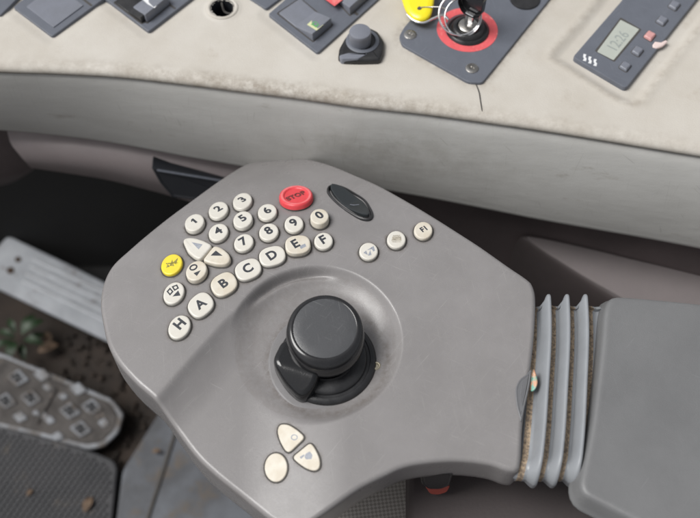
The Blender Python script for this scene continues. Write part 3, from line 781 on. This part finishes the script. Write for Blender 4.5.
# panel builder
def plate(pts, name, m, parent, z0=-.9, h=1.2, r=2.0, bev=.5, smooth=True, sharp=30):
    q = ccw(roundpoly(PF.poly(pts, h), r, 5)); return pillow(PF, q, [(-.05, z0-2), (0, h-bev), (bev*.4, h-bev*.2), (bev, h)]).build(name, [m], parent, smooth, sharp)
def lerp(a, b, t): return (a[0]+(b[0]-a[0])*t, a[1]+(b[1]-a[1])*t)
def quad(P, u0, u1, v0, v1):
    """sub-quad of a px quad P (left, bottom, right, top); u left->bottom... runs along bottom-left edge, v from that edge to the far one"""
    L, B, Rr, T = P
    f = lambda u, v: lerp(lerp(L, B, u), lerp(T, Rr, u), v)
    return [f(u0, v0), f(u1, v0), f(u1, v1), f(u0, v1)]
def rocker(P, parent, tilt=1, sym=None, hh=4.6, m='panel_lt', label=None):
    """rocker switch in the px quad P=(left,bottom,right,top): raised at one end"""
    q4 = [PF.px(a, b, 1.2) for a, b in P]
    L, B, Rr, T = [np.array(p) for p in q4]
    a0 = (L+T)/2; a1 = (B+Rr)/2; ax = (a1-a0)/np.linalg.norm(a1-a0); ln = np.linalg.norm(a1-a0); mid = (a0+a1)/2
    well = pillow(PF, ccw(roundpoly([L, B, Rr, T], 1.0, 3)), [(-.3, 1.0), (-.3, 1.45), (0, 1.5), (.2, 1.25)], None, 0)
    o = well.build('rocker_switch', [M['gap']], parent, True, 30)
    if label: o['label'] = label
    lo, hi = 1.9, 1.9+hh
    def hf(u, v):
        s_ = np.dot(np.array([u, v])-mid, ax)/(ln/2)*tilt
        return max(0, s_)*hh
    k_ = .94
    L2, B2, R2, T2 = [mid+(p-mid)*k_ for p in (L, B, Rr, T)]
    if tilt < 0: L2, B2, R2, T2 = B2, L2, T2, R2
    mL, mT = (L2+B2)/2, (T2+R2)/2
    bm = bmesh.new()
    P_ = lambda p, h: bm.verts.new(PF.at(p[0], p[1], h)*S)
    top = [P_(L2, lo+.6), P_(mL, lo), P_(B2, hi), P_(R2, hi), P_(mT, lo), P_(T2, lo+.6)]
    bt_ = [P_(p, .5) for p in (L2, mL, B2+(B2-L2)*.02, R2+(R2-T2)*.02, mT, T2)]
    bm.faces.new([top[0], top[1], top[4], top[5]]); bm.faces.new([top[1], top[2], top[3], top[4]])
    for i in range(6):
        j = (i+1) % 6; bm.faces.new([top[i], bt_[i], bt_[j], top[j]])
    bmesh.ops.recalc_face_normals(bm, faces=bm.faces)
    ed = [e for e in bm.edges if len(e.link_faces) == 2 and any(v in top for v in e.verts)]
    bmesh.ops.bevel(bm, geom=ed, offset=.75*S, segments=3, affect='EDGES', profile=.6)
    V_ = [np.array(v.co)/S for v in bm.verts]; F_ = [[v.index for v in f.verts] for f in bm.faces]
    bm.verts.index_update(); F_ = [[v.index for v in f.verts] for f in bm.faces]; bm.free()
    c = sharpen(mesh_obj('rocker_cap', V_, F_, [M[m]], o, True), 35)
    return o, c, mid, ax, ln, hf
pa = thing('switch_panel', on_z(*PAN['a'][1], ZD), '', ''); 
def subroot(name, pt, label):
    o = bpy.data.objects.new(name, None); COL.objects.link(o); o.parent = dash; o.location = Vector(pt*S)-dash.location
    o.empty_display_size = .01; o['label'] = label; return o
bpy.data.objects.remove(pa)
A = PAN['a']
pa = plate(A, 'switch_panel', M['panel'], dash); pa['label'] = 'panel with a flat blank and a dark brown rocker'
for pts in (quad(A, .16, .86, .08, .42),):
    o = plate(pts, 'blank_cover', M['panel_lt'], pa, z0=.5, h=1.9, r=.8, bev=.3)
plate(quad(A, .03, .97, .455, .475), 'panel_joint', M['gap'], pa, z0=.5, h=1.35, r=.1, bev=.05)
rocker(quad(A, .18, .84, .54, .9), pa, 1, m='black_matt')
B_ = PAN['b']
pb = plate(B_, 'switch_panel', M['panel'], dash); pb['label'] = 'panel with a grey rocker marked in white'
plate(quad(B_, .03, .97, .345, .365), 'panel_joint', M['gap'], pb, z0=.5, h=1.35, r=.1, bev=.05)
rocker(quad(B_, .2, .82, .02, .29), pb, 1, m='black_matt')
ro = rocker([(118,-6),(147,23.5),(171,4),(142,-22)], pb, 1, hh=6.5, m='panel_lt')
plate([(-60,-10),(0,15.5),(38,-22),(-10,-50)], 'switch_panel', M['panel'], dash)['label'] = 'plain grey panel at the left edge'
plate(PAN['s'], 'switch_panel', M['panel'], dash)['label'] = 'small grey panel between hole and rockers'
Cc = PAN['c']
pc = plate(Cc, 'switch_panel', M['panel'], dash); pc['label'] = 'panel with green marked and red marked rockers'
plate(quad(Cc, .03, .97, .40, .418), 'panel_joint', M['gap'], pc, z0=.5, h=1.4, r=.1, bev=.05)
r1 = rocker([(277,13.5),(313,42),(333,25),(300,-2)], pc, 1, hh=6.0, label='rocker with a yellow green symbol')
r2 = rocker([(316,-21),(350,16),(371,-3),(338,-38)], pc, 1, hh=6.0, label='rocker with a red marking')
def rocker_symbol(rk_, polys, m, name='rocker_symbol', h=.14):
    o, c, mid, ax, ln, hf = rk_
    # tangent frame of the raised half
    p = mid+ax*ln*.18; p2 = mid+ax*ln*.40
    z1, z2 = hf(*p), hf(*p2)
    A1 = PF.at(p[0], p[1], 1.9+z1); A2 = PF.at(p2[0], p2[1], 1.9+z2); d1 = A2-A1
    side = np.cross((0, 0, 1), d1); nrm = np.cross(d1, side); fr = Frame(A1, nrm if nrm[2] > 0 else -nrm)
    decal(polys, fr, h, name, m, c)
rocker_symbol(r1, [[(307,24.5),(314,18.6),(323.5,24.5),(316.5,30.5)]], M['lemon'])
rocker_symbol(r1, [[(311,24.5),(314,21.2),(315.2,22),(312.4,25)], [(315.2,22),(316.2,21),(320,23.6),(319,24.6)], [(312.4,25),(316,27.4),(319.6,24.4),(318.2,23.6),(315.8,25.6),(313.4,24.2)]], M['green'], h=.26)
rocker_symbol(r2, [[(322,-3),(331,-9.5),(343,-.5),(334.5,6)]], M['red'])
rocker_symbol(ro, [[(141,-2),(144.5,-5),(151,2.4),(156.6,5.4),(154.6,8),(147.5,4)]], M['white'])
# hole with a wire
hf_ = Frame((hc[0], hc[1], ZD))
g = lathe(hf_, [(10.2, .2), (10.0, .65), (9.4, .7), (8.7, .2), (8.3, -2), (8.2, -26), (.01, -27)], 48)
ho = g.build('cable_hole', [M['pocket']], dash)
g = lathe(hf_, [(11.4, -.3), (11.2, .5), (10.4, 1.0), (9.4, .9), (8.8, .3)], 48)
g.build('hole_rim', [M['cream']], ho)
tube(smoothline([on_z(221, -3, ZD-2), on_z(222, 4, ZD-3), on_z(225, 12, ZD-7), on_z(233, 13, ZD-5), on_z(233.5, 4, ZD-1.5)], 6), .8).build('wire', [M['gap']], ho)
# rotary knob
kb = Geo()
pts = [(337,54),(339,47),(344.5,37),(352,28),(366,24.5),(378,30),(384,39),(384.8,47),(382.5,56),(380,60.5),(339,60.5)]
q = ccw(smoothline(roundpoly(PF.poly([(338,56.5),(339,48),(345,37),(354,28.5),(367,26),(378,31),(384.5,41),(383.5,52),(380,60),(360,60.5),(343,60)], 4), 2.0, 3), 1, True))
pillow(PF, q, [(-.2, -1), (0, 2.2), (.5, 3.6), (1.6, 4.4), (3.2, 4.6)], kb)
kb_o = kb.build('rotary_control', [M['black_matt']], dash)
kf = Frame(PF.at(*PF.px(362.5, 41, 4.6), 0))
lathe(kf, [(11.6, 4.2), (11.5, 5.0), (10.6, 5.5), (9.0, 5.6)], 48).build('knob_skirt', [M['panel']], kb_o)
kf2 = Frame(PF.at(*PF.px(360.2, 31.2, 15), 0))
lathe(kf2, [(7.4, 4.5), (7.6, 12.6), (7.6, 14.0), (7.1, 15.0), (6.2, 15.3), (.01, 15.3)], 48).build('knob_cap', [M['panel_lt']], kb_o)
q = ccw(roundpoly(PF.poly([(339,57),(348,54.5),(368,55.5),(358,60.8),(341,61)], 3), 1.5, 4))
pillow(PF, q, [(0, -1), (0, 4.4), (.4, 4.9), (1.0, 5.0)]).build('knob_front_highlight', [M['panel_lt']], kb_o)  # pale slate piece paints the highlight on the flat front face
# ignition plate
KP = [(399,36),(404,27),(446,-22),(560,-40),(552,-4),(482,83),(468,82),(402,45)]
kp = plate(KP, 'ignition_plate', M['panel'], dash, z0=-1, h=2.0, r=2.5, bev=.6)
kp['label'] = 'slate ignition plate with a red ring label and steel screws'
rc = PF.px(467.3, 29.5, 2); 
r_in, r_out = 15.3, 21.3
g = lathe(PF, [(r_in, 2.02), (r_in+.1, 2.25), (r_out-.1, 2.25), (r_out, 2.02)], 90, None, 0, rc[0], rc[1])
g.build('red_ring_label', [M['red']], kp)
for (sx_, sy_) in ((410.2, 34.8), (472, 68.5)):
    c = PF.px(sx_, sy_, 2)
    g = lathe(PF, [(4.6, 1.9), (4.4, 2.5), (3.4, 2.9), (1.6, 2.9), (1.2, 2.1), (.01, 2.1)], 30, None, 0, c[0], c[1])
    g.build('screw', [M['metal']], kp)
lf_ = Frame(PF.at(*PF.px(468, 28.5, 4), 0))
lathe(lf_, [(15, 1.8), (14.6, 3.2), (13.2, 4.2), (12.6, 3.6), (11.8, 3.8), (11, 5.8), (9.8, 6.6), (8.2, 6.6), (7.6, 5.6), (6.8, 5.4)], 60).build('lock_collar', [M['black_matt']], kp)
lathe(lf_, [(7.0, 4.5), (6.9, 7.4), (6.3, 7.9), (.01, 7.9)], 40).build('lock_barrel', [M['metal']], kp)
c = PF.px(525, -1, 2); lathe(PF, [(11, 1.9), (10.6, 3), (9.6, 3.3), (.01, 3.3)], 36, None, 0, c[0], c[1]).build('plate_plug', [M['black_matt']], kp)
# key with ring and yellow tag
kz = thing('ignition_key', lf_.at(0, 0, 8), 'steel key in the ignition lock with wire ring and yellow plastic tag', 'key')
b0 = lf_.at(0, 0, 7.0)
g = Geo()
kd = np.array([.80, -.60, 0]); kn = np.array([.6, .8, 0])
def slab(fr, pts, t0, t1, g, mi=0): pillow(fr, ccw(np.array(pts)), [(.4, t0), (0, t0+.3), (0, t1-.3), (.4, t1)], g, mi)
kfr = Frame(b0, kn, -kd)
slab(kfr, [(-3.2, 0), (3.2, 0), (3.2, 11), (-3.2, 11)], -1.1, 1.1, g)
g.build('key_blade', [M['chrome']], kz)
g = Geo(); out_k = roundpoly([(-5, 10), (5, 10), (9.5, 16), (10, 30), (6, 37), (-6, 37), (-10, 30), (-9.5, 16)], 3)
slab(kfr, out_k, -2.2, 2.2, g); g.build('key_head', [M['black']], kz)
def loop(c, u, v, ru, rv, n=48): return [c+u*ru*math.cos(2*math.pi*k/n)+v*rv*math.sin(2*math.pi*k/n) for k in range(n)]
# ring: rests round the lock barrel, rises to the head
pc0 = on_z(446, 22, ZD+8); u = np.array([1.0, 0, 0])
r_c = on_z(463, 13, ZD+15); 
uu = on_z(480, 12, ZD+15)-on_z(446, 14, ZD+13); uu /= np.linalg.norm(uu)
vv = np.cross(np.array([.15, -.55, .83]), uu); vv /= np.linalg.norm(vv)
tube(loop(on_z(460, 14, ZD+14), uu, vv, 14.5, 14.5), .75, close=True).build('key_ring', [M['chrome']], kz)
tube(loop(on_z(463, 17, ZD+13), uu, vv, 12.5, 13.2), .55, close=True).build('key_ring', [M['chrome']], kz)
tf = Frame(on_z(420, 3, ZD+9), (-.12, -.1, 1))
q = ccw(smoothline(tf.poly([(399,-16),(402.5,1),(406.5,11),(413,17.6),(421.5,19.6),(429.5,15.6),(433,6),(434.5,-8),(430,-20),(410,-24)], 2), 4, True))
pillow(tf, q, [(1.2, -2.4), (.2, -1.4), (0, .5), (.5, 1.6), (1.6, 2.2), (4, 2.6)]).build('key_tag', [M['yellow']], kz)
tube(smoothline([tf.at(*tf.px(407, 14.5), 0), tf.at(*tf.px(414, 20.5), 0), tf.at(*tf.px(424, 22.5), 0), tf.at(*tf.px(434, 19), 1), tf.at(*tf.px(443, 17), 2), on_z(449, 20, ZD+13)], 6), [.9]*31).build('tag_loop', [M['chrome']], kz)
tube(smoothline([tf.at(*tf.px(420, 7.5, 2.8), 2.9), tf.at(*tf.px(430, 7, 2.8), 2.8), on_z(441, 7.2, ZD+14), on_z(447, 10, ZD+15)], 6), .45).build('tag_wire', [M['metal']], kz)
g = lathe(tf, [(1.6, 2.6), (1.4, 2.95), (.01, 2.95)], 16, None, 0, *tf.px(419.5, 8, 2.8)); g.build('tag_rivet', [M['gap']], kz)
# clock
ck = plate(CLK, 'clock_unit', M['panel'], dash, z0=-2, h=1.6, r=3.2, bev=.7)
ck['label'] = 'slate clock with a grey display and a column of small buttons'
LC = [(597,51.6),(613.7,60.2),(639.4,29.2),(620.6,19.6)]
big = [(594.6,50.8),(614.4,62.0),(641.8,29.4),(620.6,17.2)]
q = ccw(roundpoly(PF.poly(big, 1.7), 1.0, 3)); pillow(PF, q, [(0, 1.3), (.1, 1.75), (.5, 1.72)]).build('display_bezel', [M['gap']], ck)
q = ccw(roundpoly(PF.poly(LC, 1.9), .8, 3)); lcd = pillow(PF, q, [(0, 1.5), (.1, 1.95), (.4, 2.0)]).build('lcd_screen', [M['lcd']], ck)
tfm = Frame(PF.at(*PF.px(618.3, 40.2, 2), 0)).turned((618.3, 40.2), 50)
tfm.o = PF.at(*PF.px(618.3, 40.2, 2), 0)
text('12:26', tfm, 11.0, .05, 2.06, 'clock_digits', M['lcd_ink'], ck, ex=.03, sx=.86)
ex_ = (12.6, -15.3)
for i_ in range(6):
    cx, cy = 625.6+12.3*i_, 65.2-15.25*i_
    P4 = [(cx-6.2, cy+.6), (cx+1.2, cy+5.2), (cx+6.3, cy-1.2), (cx-1.2, cy-5.2)]
    q = ccw(roundpoly(PF.poly(P4, 3.4), 1.0, 3))
    g = pillow(PF, q, [(-.7, 1.2), (-.6, 1.75), (-.1, 1.8)], None, 1, cap=False); pillow(PF, q, [(-.25, 1.2), (0, 2.6), (.3, 3.2), (.9, 3.5)], g, 0)
    bo = g.build('clock_button', [M['pinkbtn'] if i_ == 2 else M['panel_lt'], M['gap']], ck, True, 40)
    if i_ == 2: bo['label'] = 'pink clock button'
    if i_ in (1, 3, 4): 
        pass
# three wavy heat marks
polys = []
for k_ in range(3):
    x0, y0 = 585.0+k_*5.2, 57.2+k_*2.5
    polys.append([(x0-1.4, y0-3.4), (x0+1.4, y0-2.8), (x0+.4, y0-.4), (x0+1.6, y0+1.2), (x0+1.0, y0+4.0), (x0-2.2, y0+3.2), (x0-.9, y0+1.2), (x0-1.9, y0-.6)])
decal(polys, PF, 1.75, 'printed_symbol', M['white'], ck)
q = ccw(PF.poly([(652.5,44.5),(655,41.2),(661,42),(666,39.5),(668,41.6),(662.5,46.2),(656.5,48.2),(652.8,47.2)], 2.2))
fl = pillow(PF, q, [(0, 1.0), (.2, 2.0), (1.0, 2.4)]).build('flake', [M['flake']]); tag(fl, 'small pale pink flake lying on the edge of the clock', 'flake')

# ------------------------------------------------------------------ under the dash
def loft(rows, name, m, parent=None, thick=0):
    rows = [resample(smoothline(np.array(r), 6), 90, False) for r in rows]
    V = np.vstack(rows); n_ = 90; f = []
    for a in range(len(rows)-1):
        for b in range(n_-1): f.append((a*n_+b, (a+1)*n_+b, (a+1)*n_+b+1, a*n_+b+1))
    return mesh_obj(name, V, f, [m], parent)
ub = thing('knee_bolster', (-120, 170, -130), 'brown grey padded strip with a dark pocket under the left of the dashboard', 'trim panel')
up = [(4,120),(60,126),(120,134),(190,147),(260,160),(340,172)]
r1_ = [on_y(a, b, 178-.14*a) for a, b in up]
r2_ = [on_y(a, b, 168-.14*a) for a, b in [(10,142),(60,143),(120,150),(190,162),(260,174),(340,186)]]
r2b = [on_y(a, b, 165-.14*a) for a, b in [(13,147),(60,146.5),(120,154),(190,166),(260,178),(340,190)]]
r3_ = [on_y(a, b, 164-.14*a) for a, b in [(22,158),(60,160),(120,168.5),(190,186),(260,200),(340,212)]]
r4_ = [on_y(a, b, 166-.14*a) for a, b in [(31,168),(62,172.5),(108,180),(160,193),(230,212),(340,230)]]
r5_ = [np.array(p)+np.array([0, 45, -6]) for p in r4_]
loft([r1_, r2_, r2b, r3_, r4_, r5_], 'padded_strip', M['under'], ub)
q3 = Frame(on_y(200, 185, 128), (.1, -.93, .35), (1, 0, 0))
q = ccw(roundpoly(q3.poly([(151,167),(200,174.5),(262,185),(262,207),(210,202),(172,197),(160,183)], 0), 2.0))
g = pillow(q3, q, [(0, -20), (0, -.5), (.5, .6), (1.6, .8), (2.4, .2)], None, 0)
g.build('pocket', [M['pocket']], ub)
tube([q3.at(*q3.px(157, 170.5, 1.5), 1.0), q3.at(*q3.px(200, 177.5, 1.5), 1.0), q3.at(*q3.px(262, 188, 1.5), 1.0)], 1.0).build('pocket_edge_highlight', [M['panel']], ub)  # slate tube paints the highlight along the pocket's top edge
# far-left dark brown strip behind it
lw = loft([[on_y(a, 118, 200) for a in (-80, 0, 60)], [on_y(-80, 168, 196), on_y(0, 176, 192), on_y(34, 168, 190)], [on_y(-80, 190, 230), on_y(0, 186, 230), on_y(34, 170, 230)]], 'side_trim', M['under_dk'])
tag(lw, 'dark brown trim at the far left under the dashboard', 'trim panel')
# right: dark knee panel, lighter sloping console top
kp_ = Geo()
yk = 150
pts_top = [(330,150),(900,190)]
v = [(-20, 150, -76), (520, -20, -76), (520, -40, -560), (-20, 138, -560)]
kn_ = mesh_obj('knee_panel', v+[(a, b+12, c) for a, b, c in v], [(0, 3, 2, 1), (4, 5, 6, 7), (0, 4, 7, 3), (1, 2, 6, 5)], [M['under_dk']], dash, False)
zc = -118
cf = Frame((0, 0, zc))
q = roundpoly(cf.poly([(513,233),(536,236),(575,244),(640,258),(720,278),(860,314),(860,420),(700,340),(640,312),(600,289)], 0), 34, 8)
q = ccw(q); cq = q.mean(0); g = Geo(); V = []; Fc = []; nq = len(q)
box_prof = [(-6, -300), (-4, -60), (-3, -14), (-1.6, -6), (0, -2.4), (2.0, -.7), (4.5, 0)]
for d_, h_ in box_prof:
    for p in q:
        r_ = p-cq; w_ = cq+r_*(1-d_/max(np.linalg.norm(r_), 40)); V.append(cf.at(w_[0], w_[1], h_))
for a in range(len(box_prof)-1):
    for i in range(nq): Fc.append((a*nq+i, a*nq+(i+1) % nq, (a+1)*nq+(i+1) % nq, (a+1)*nq+i))
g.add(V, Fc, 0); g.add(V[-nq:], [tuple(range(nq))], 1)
sc_ = g.build('side_box', [M['box_side'], M['under_lt']])  # paler top and darker sides paint how light falls on the box
tag(sc_, 'brown grey rounded box sloping away between dashboard and armrest', 'side box')

# ------------------------------------------------------------------ footwell
ZF = -430.0
fl_ = mesh_obj('floor', [(-1500, -900, ZF-22), (1500, -900, ZF-22), (1500, 900, ZF-22), (-1500, 900, ZF-22)], [(0, 1, 2, 3)], [M['soil']], None, False)
tag(fl_, kind='structure')
g = Geo()
v = [(-1500, 262, ZF-30), (600, 262, ZF-30), (600, 285, -60), (-1500, 285, -60)]
bh = mesh_obj('bulkhead', v+[(a, b+10, c) for a, b, c in v], [(0, 1, 2, 3), (7, 6, 5, 4)], [M['void']], None, False); tag(bh, 'bulkhead with painted black shade closing the footwell behind the pedals', 'bulkhead')
FF = Frame((0, 0, ZF))
def slab_px(pts, name, m, h, r, label, cat, z0=-22):
    q = ccw(roundpoly(FF.poly(pts, h), r, 5)); o = pillow(FF, q, [(0, z0), (0, h-3), (1, h-.8), (3, h)]).build(name, [m])
    tag(o, label, cat); return o
slab_px([(-200,150),(30,162),(240,150),(300,260),(180,325),(118,285),(-200,200)], 'shadow_slab', M['void'], -8, 10, 'black slab painting the deep shadow at the back of the footwell', 'shadow_slab')  # black slab, paints the deep shadow on the footwell floor
g = Geo()
q = ccw(roundpoly(FF.poly([(-60,410),(0,424),(95,452),(118,462),(112,520),(100,620),(-60,620)], 6), 10)); pillow(FF, q, [(0, -22), (0, 4), (1, 5.5), (3, 6)], g)
for a in range(22):
    for b in range(26):
        p = FF.px(-10+a*6.4+(b % 2)*3.2, 432+b*4.6, 6)
        if seg_sd(np.array([p[0]]), np.array([p[1]]), q)[0] > 6:
            sq = [p+np.array(d_) for d_ in ((2.7, 0), (0, 2.7), (-2.7, 0), (0, -2.7))]
            pillow(FF, np.array(sq), [(0, 5.5), (.5, 8.0)], g)
o = g.build('rubber_mat', [M['mat']], None, False, 0); tag(o, 'dark dirty rubber mat with small studs in the lower left corner', 'mat')
slab_px([(122,470),(160,410),(215,440),(420,640),(100,640)], 'floor_plate', M['tread'], 3, 6, 'scuffed blue grey floor plate beside the rubber mat', 'floor plate')
tube([FF.at(*FF.px(176, 430, 4), 3.2), FF.at(*FF.px(160, 480, 4), 3.2), FF.at(*FF.px(134, 560, 4), 3.2)], 2.2, n=6).build('seam', [M['gap']], bpy.data.objects['floor_plate'])
# pedals
def pedal(name, pts, z, label, m, r=5):
    fr = Frame(on_z(*pts[0], z), (.05, -.28, 1)); q = ccw(roundpoly(fr.poly(pts, 0), r, 6)); t = thing(name, fr.o, label, 'pedal')
    pillow(fr, q, [(1.5, -6), (0, -4), (0, -1.5), (1.2, -.2), (3, 0)]).build('pedal_plate', [m], t); return t, fr
t1, f1 = pedal('pedal', [(-6,250),(8,235.5),(64,262),(150,305),(150,362),(-6,287)], -385, 'long grey metal pedal with grooves and two rusty holes', M['pedal'])
gb = Geo()
for k_ in range(4):
    a0 = (33-3.3*k_, 259+7.4*k_); a1 = (150-2*k_, 313+8.8*k_)
    tube([f1.at(*f1.px(*a0, 1), .2), f1.at(*f1.px(*lerp(a0, a1, .5), 1), .2), f1.at(*f1.px(*a1, 1), .2)], 2.1, gb, 0, 8)
gb.build('raised_ribs', [M['pedal_rib']], t1)
for cx, cy, rr in ((18, 259.5, 3.2), (10.5, 270.5, 3.9)):
    c = f1.px(cx, cy); lathe(f1, [(rr*1.0, .05), (rr*.95, .9), (rr*.5, .95), (.01, .9)], 24, None, 0, c[0], c[1]).build('bolt_hole', [M['rust']], t1)
t2, f2 = pedal('pedal', [(-12,350),(2,353),(60,377),(112,399),(124,414),(119,432),(104,447),(88,450),(40,437),(-12,424)], -400, 'wide muddy pedal with a raised diamond lattice tread', M['pedal2'], 4)
q = ccw(roundpoly(f2.poly([(-10,357),(4,357),(60,381),(110,402),(119,415),(115,430),(102,443),(86,445),(40,433),(-10,421)], 0), 5)); pillow(f2, q, [(0, -.5), (1, .6), (3, .9)]).build('mud_layer', [M['mud']], t2)
gd = Geo(); gi = Geo()
u = np.array([24.5, 12.0]); w = np.array([-14.5, 18.5])
dm = [(18,378,1),(31,398,1),(6,401,1),(70,411,1),(92,407,1),(81,429,1),(48,387,.55),(44,416,.55),(63,396,.5),(36,413,.4),(50,420,.55),(104,423,.6),(20,417,.7),(58,436,.6),(42,375,.8),(78,389,.8)]
for cx, cy, s_ in dm:
    P4 = [(cx-12*s_, cy-1.5*s_), (cx-1*s_, cy+8.6*s_), (cx+12*s_, cy+2*s_), (cx+1*s_, cy-9*s_)]
    qq = ccw(roundpoly(f2.poly(P4, 2), 1.6, 3))
    if s_ == 1: pillow(f2, qq, [(0, 0), (.3, 2.2), (1.2, 3.0), (2.3, 3.0), (3.2, 1.2), (3.5, .6)], gd); pillow(f2, inset(qq, 3.4), [(0, .5), (.4, 1.2)], gd, 1)
    else: pillow(f2, qq, [(0, 0), (.3, 1.8), (1.2, 2.4)], gd)
gd.build('diamond_lattice', [M['pedal2'], M['pocket']], t2)
tube([f2.at(*f2.px(57, 388), 1), f2.at(*f2.px(48, 404), 1.4), f2.at(*f2.px(37, 424), 1)], 2.0, n=6).build('centre_rib', [M['mud']], t2)
# weed and dead leaves
def leafmesh(c, ang, L0, W0, g, tilt=.3):
    v = []; f = []; n_ = 7
    ca, sa = math.cos(ang), math.sin(ang)
    for k in range(n_):
        t = k/(n_-1); w_ = W0*math.sin(math.pi*min(1, t*.95+.03))**.8
        for sgn in (-1, 0, 1):
            x = t*L0; y = sgn*w_; z = tilt*L0*t*(1-t)*1.6+abs(sgn)*w_*.25
            v.append((c[0]+x*ca-y*sa, c[1]+x*sa+y*ca, c[2]+z))
    for k in range(n_-1):
        for b in range(2): f.append((k*3+b, k*3+b+1, (k+1)*3+b+1, (k+1)*3+b))
    g.add(v, f)
wp = on_z(22, 344, ZF-8)
wd = thing('weed', wp, 'small green weed between the two pedals', 'weed')
for k_ in range(9):
    g = Geo(); a = k_*2.4+.3; leafmesh(wp+np.array([6*math.cos(a), 6*math.sin(a), 6+k_*1.5]), a, 19+8*random.random(), 3.5+2.5*random.random(), g, .5); g.build('leaf', [M['leaf']], wd)
dl_ = [(38,352,.4,'curled tan dead leaf next to the green weed',22),(50,344,2.0,'brown dead leaf above the muddy pedal',16),(84,512,1.2,'tan dead leaf on the mat at the bottom edge',16),(152,452,.2,'pale crumb of leaf at the corner of the floor plate',9),(27,496,1.0,'pale fleck on the rubber mat',8)]
for x, y, a, lb, L0 in dl_:
    g = Geo(); p = on_z(x, y, ZF+8 if y > 430 else ZF-10); leafmesh(p, a, L0, L0*.28, g, .4)
    o = g.build('dead_leaf', [M['dead']]); tag(o, lb, 'leaf', 'dead leaves on the cab floor')
# pebbles and crumbs in the soil
g = Geo()
for k_ in range(260):
    px_, py_ = random.uniform(60, 200), random.uniform(330, 470)
    p = on_z(px_, py_, ZF-20); r_ = random.uniform(1.2, 4.5); v = []; f = []
    for a in range(3):
        for b in range(6):
            ph = (a/2)*math.pi*.5; th = b/6*2*math.pi; q_ = r_*random.uniform(.7, 1.2)
            v.append(p+np.array([q_*math.cos(ph)*math.cos(th), q_*math.cos(ph)*math.sin(th), q_*math.sin(ph)*.8]))
    for a in range(2):
        for b in range(6): f.append((a*6+b, a*6+(b+1) % 6, (a+1)*6+(b+1) % 6, (a+1)*6+b))
    g.add(v, f)
o = g.build('soil_crumbs', [M['soil']], None, False, 0); tag(o, 'loose dark soil crumbs between the muddy pedal and the console', 'soil', kind='stuff')

# ------------------------------------------------------------------ light
EL, AZ = R(56), R(-93)
w = bpy.data.worlds.new('World'); sc.world = w; w.use_nodes = True
nt = w.node_tree; bg = nt.nodes['Background']
sky = nt.nodes.new('ShaderNodeTexSky'); sky.sky_type = 'NISHITA'; sky.sun_disc = False
sky.sun_elevation = EL; sky.sun_rotation = AZ; sky.dust_density = 4.0; sky.air_density = 1.0; sky.ozone_density = 1.0
hs = nt.nodes.new('ShaderNodeHueSaturation'); hs.inputs['Saturation'].default_value = .16
nt.links.new(sky.outputs[0], hs.inputs['Color']); nt.links.new(hs.outputs[0], bg.inputs['Color'])
bg.inputs['Strength'].default_value = .10
sl = bpy.data.lights.new('sun', 'SUN'); sl.energy = 2.3; sl.angle = R(32); sl.color = (1.0, .985, .96)
so = bpy.data.objects.new('sun', sl); COL.objects.link(so)
dirv = Vector((math.sin(AZ)*math.cos(EL), math.cos(AZ)*math.cos(EL), math.sin(EL)))
so.rotation_euler = dirv.to_track_quat('Z', 'Y').to_euler(); so.location = dirv*2
sc.view_settings.view_transform = 'Standard'; sc.view_settings.look = 'None'
sc.view_settings.exposure = 0.06; sc.view_settings.gamma = 1
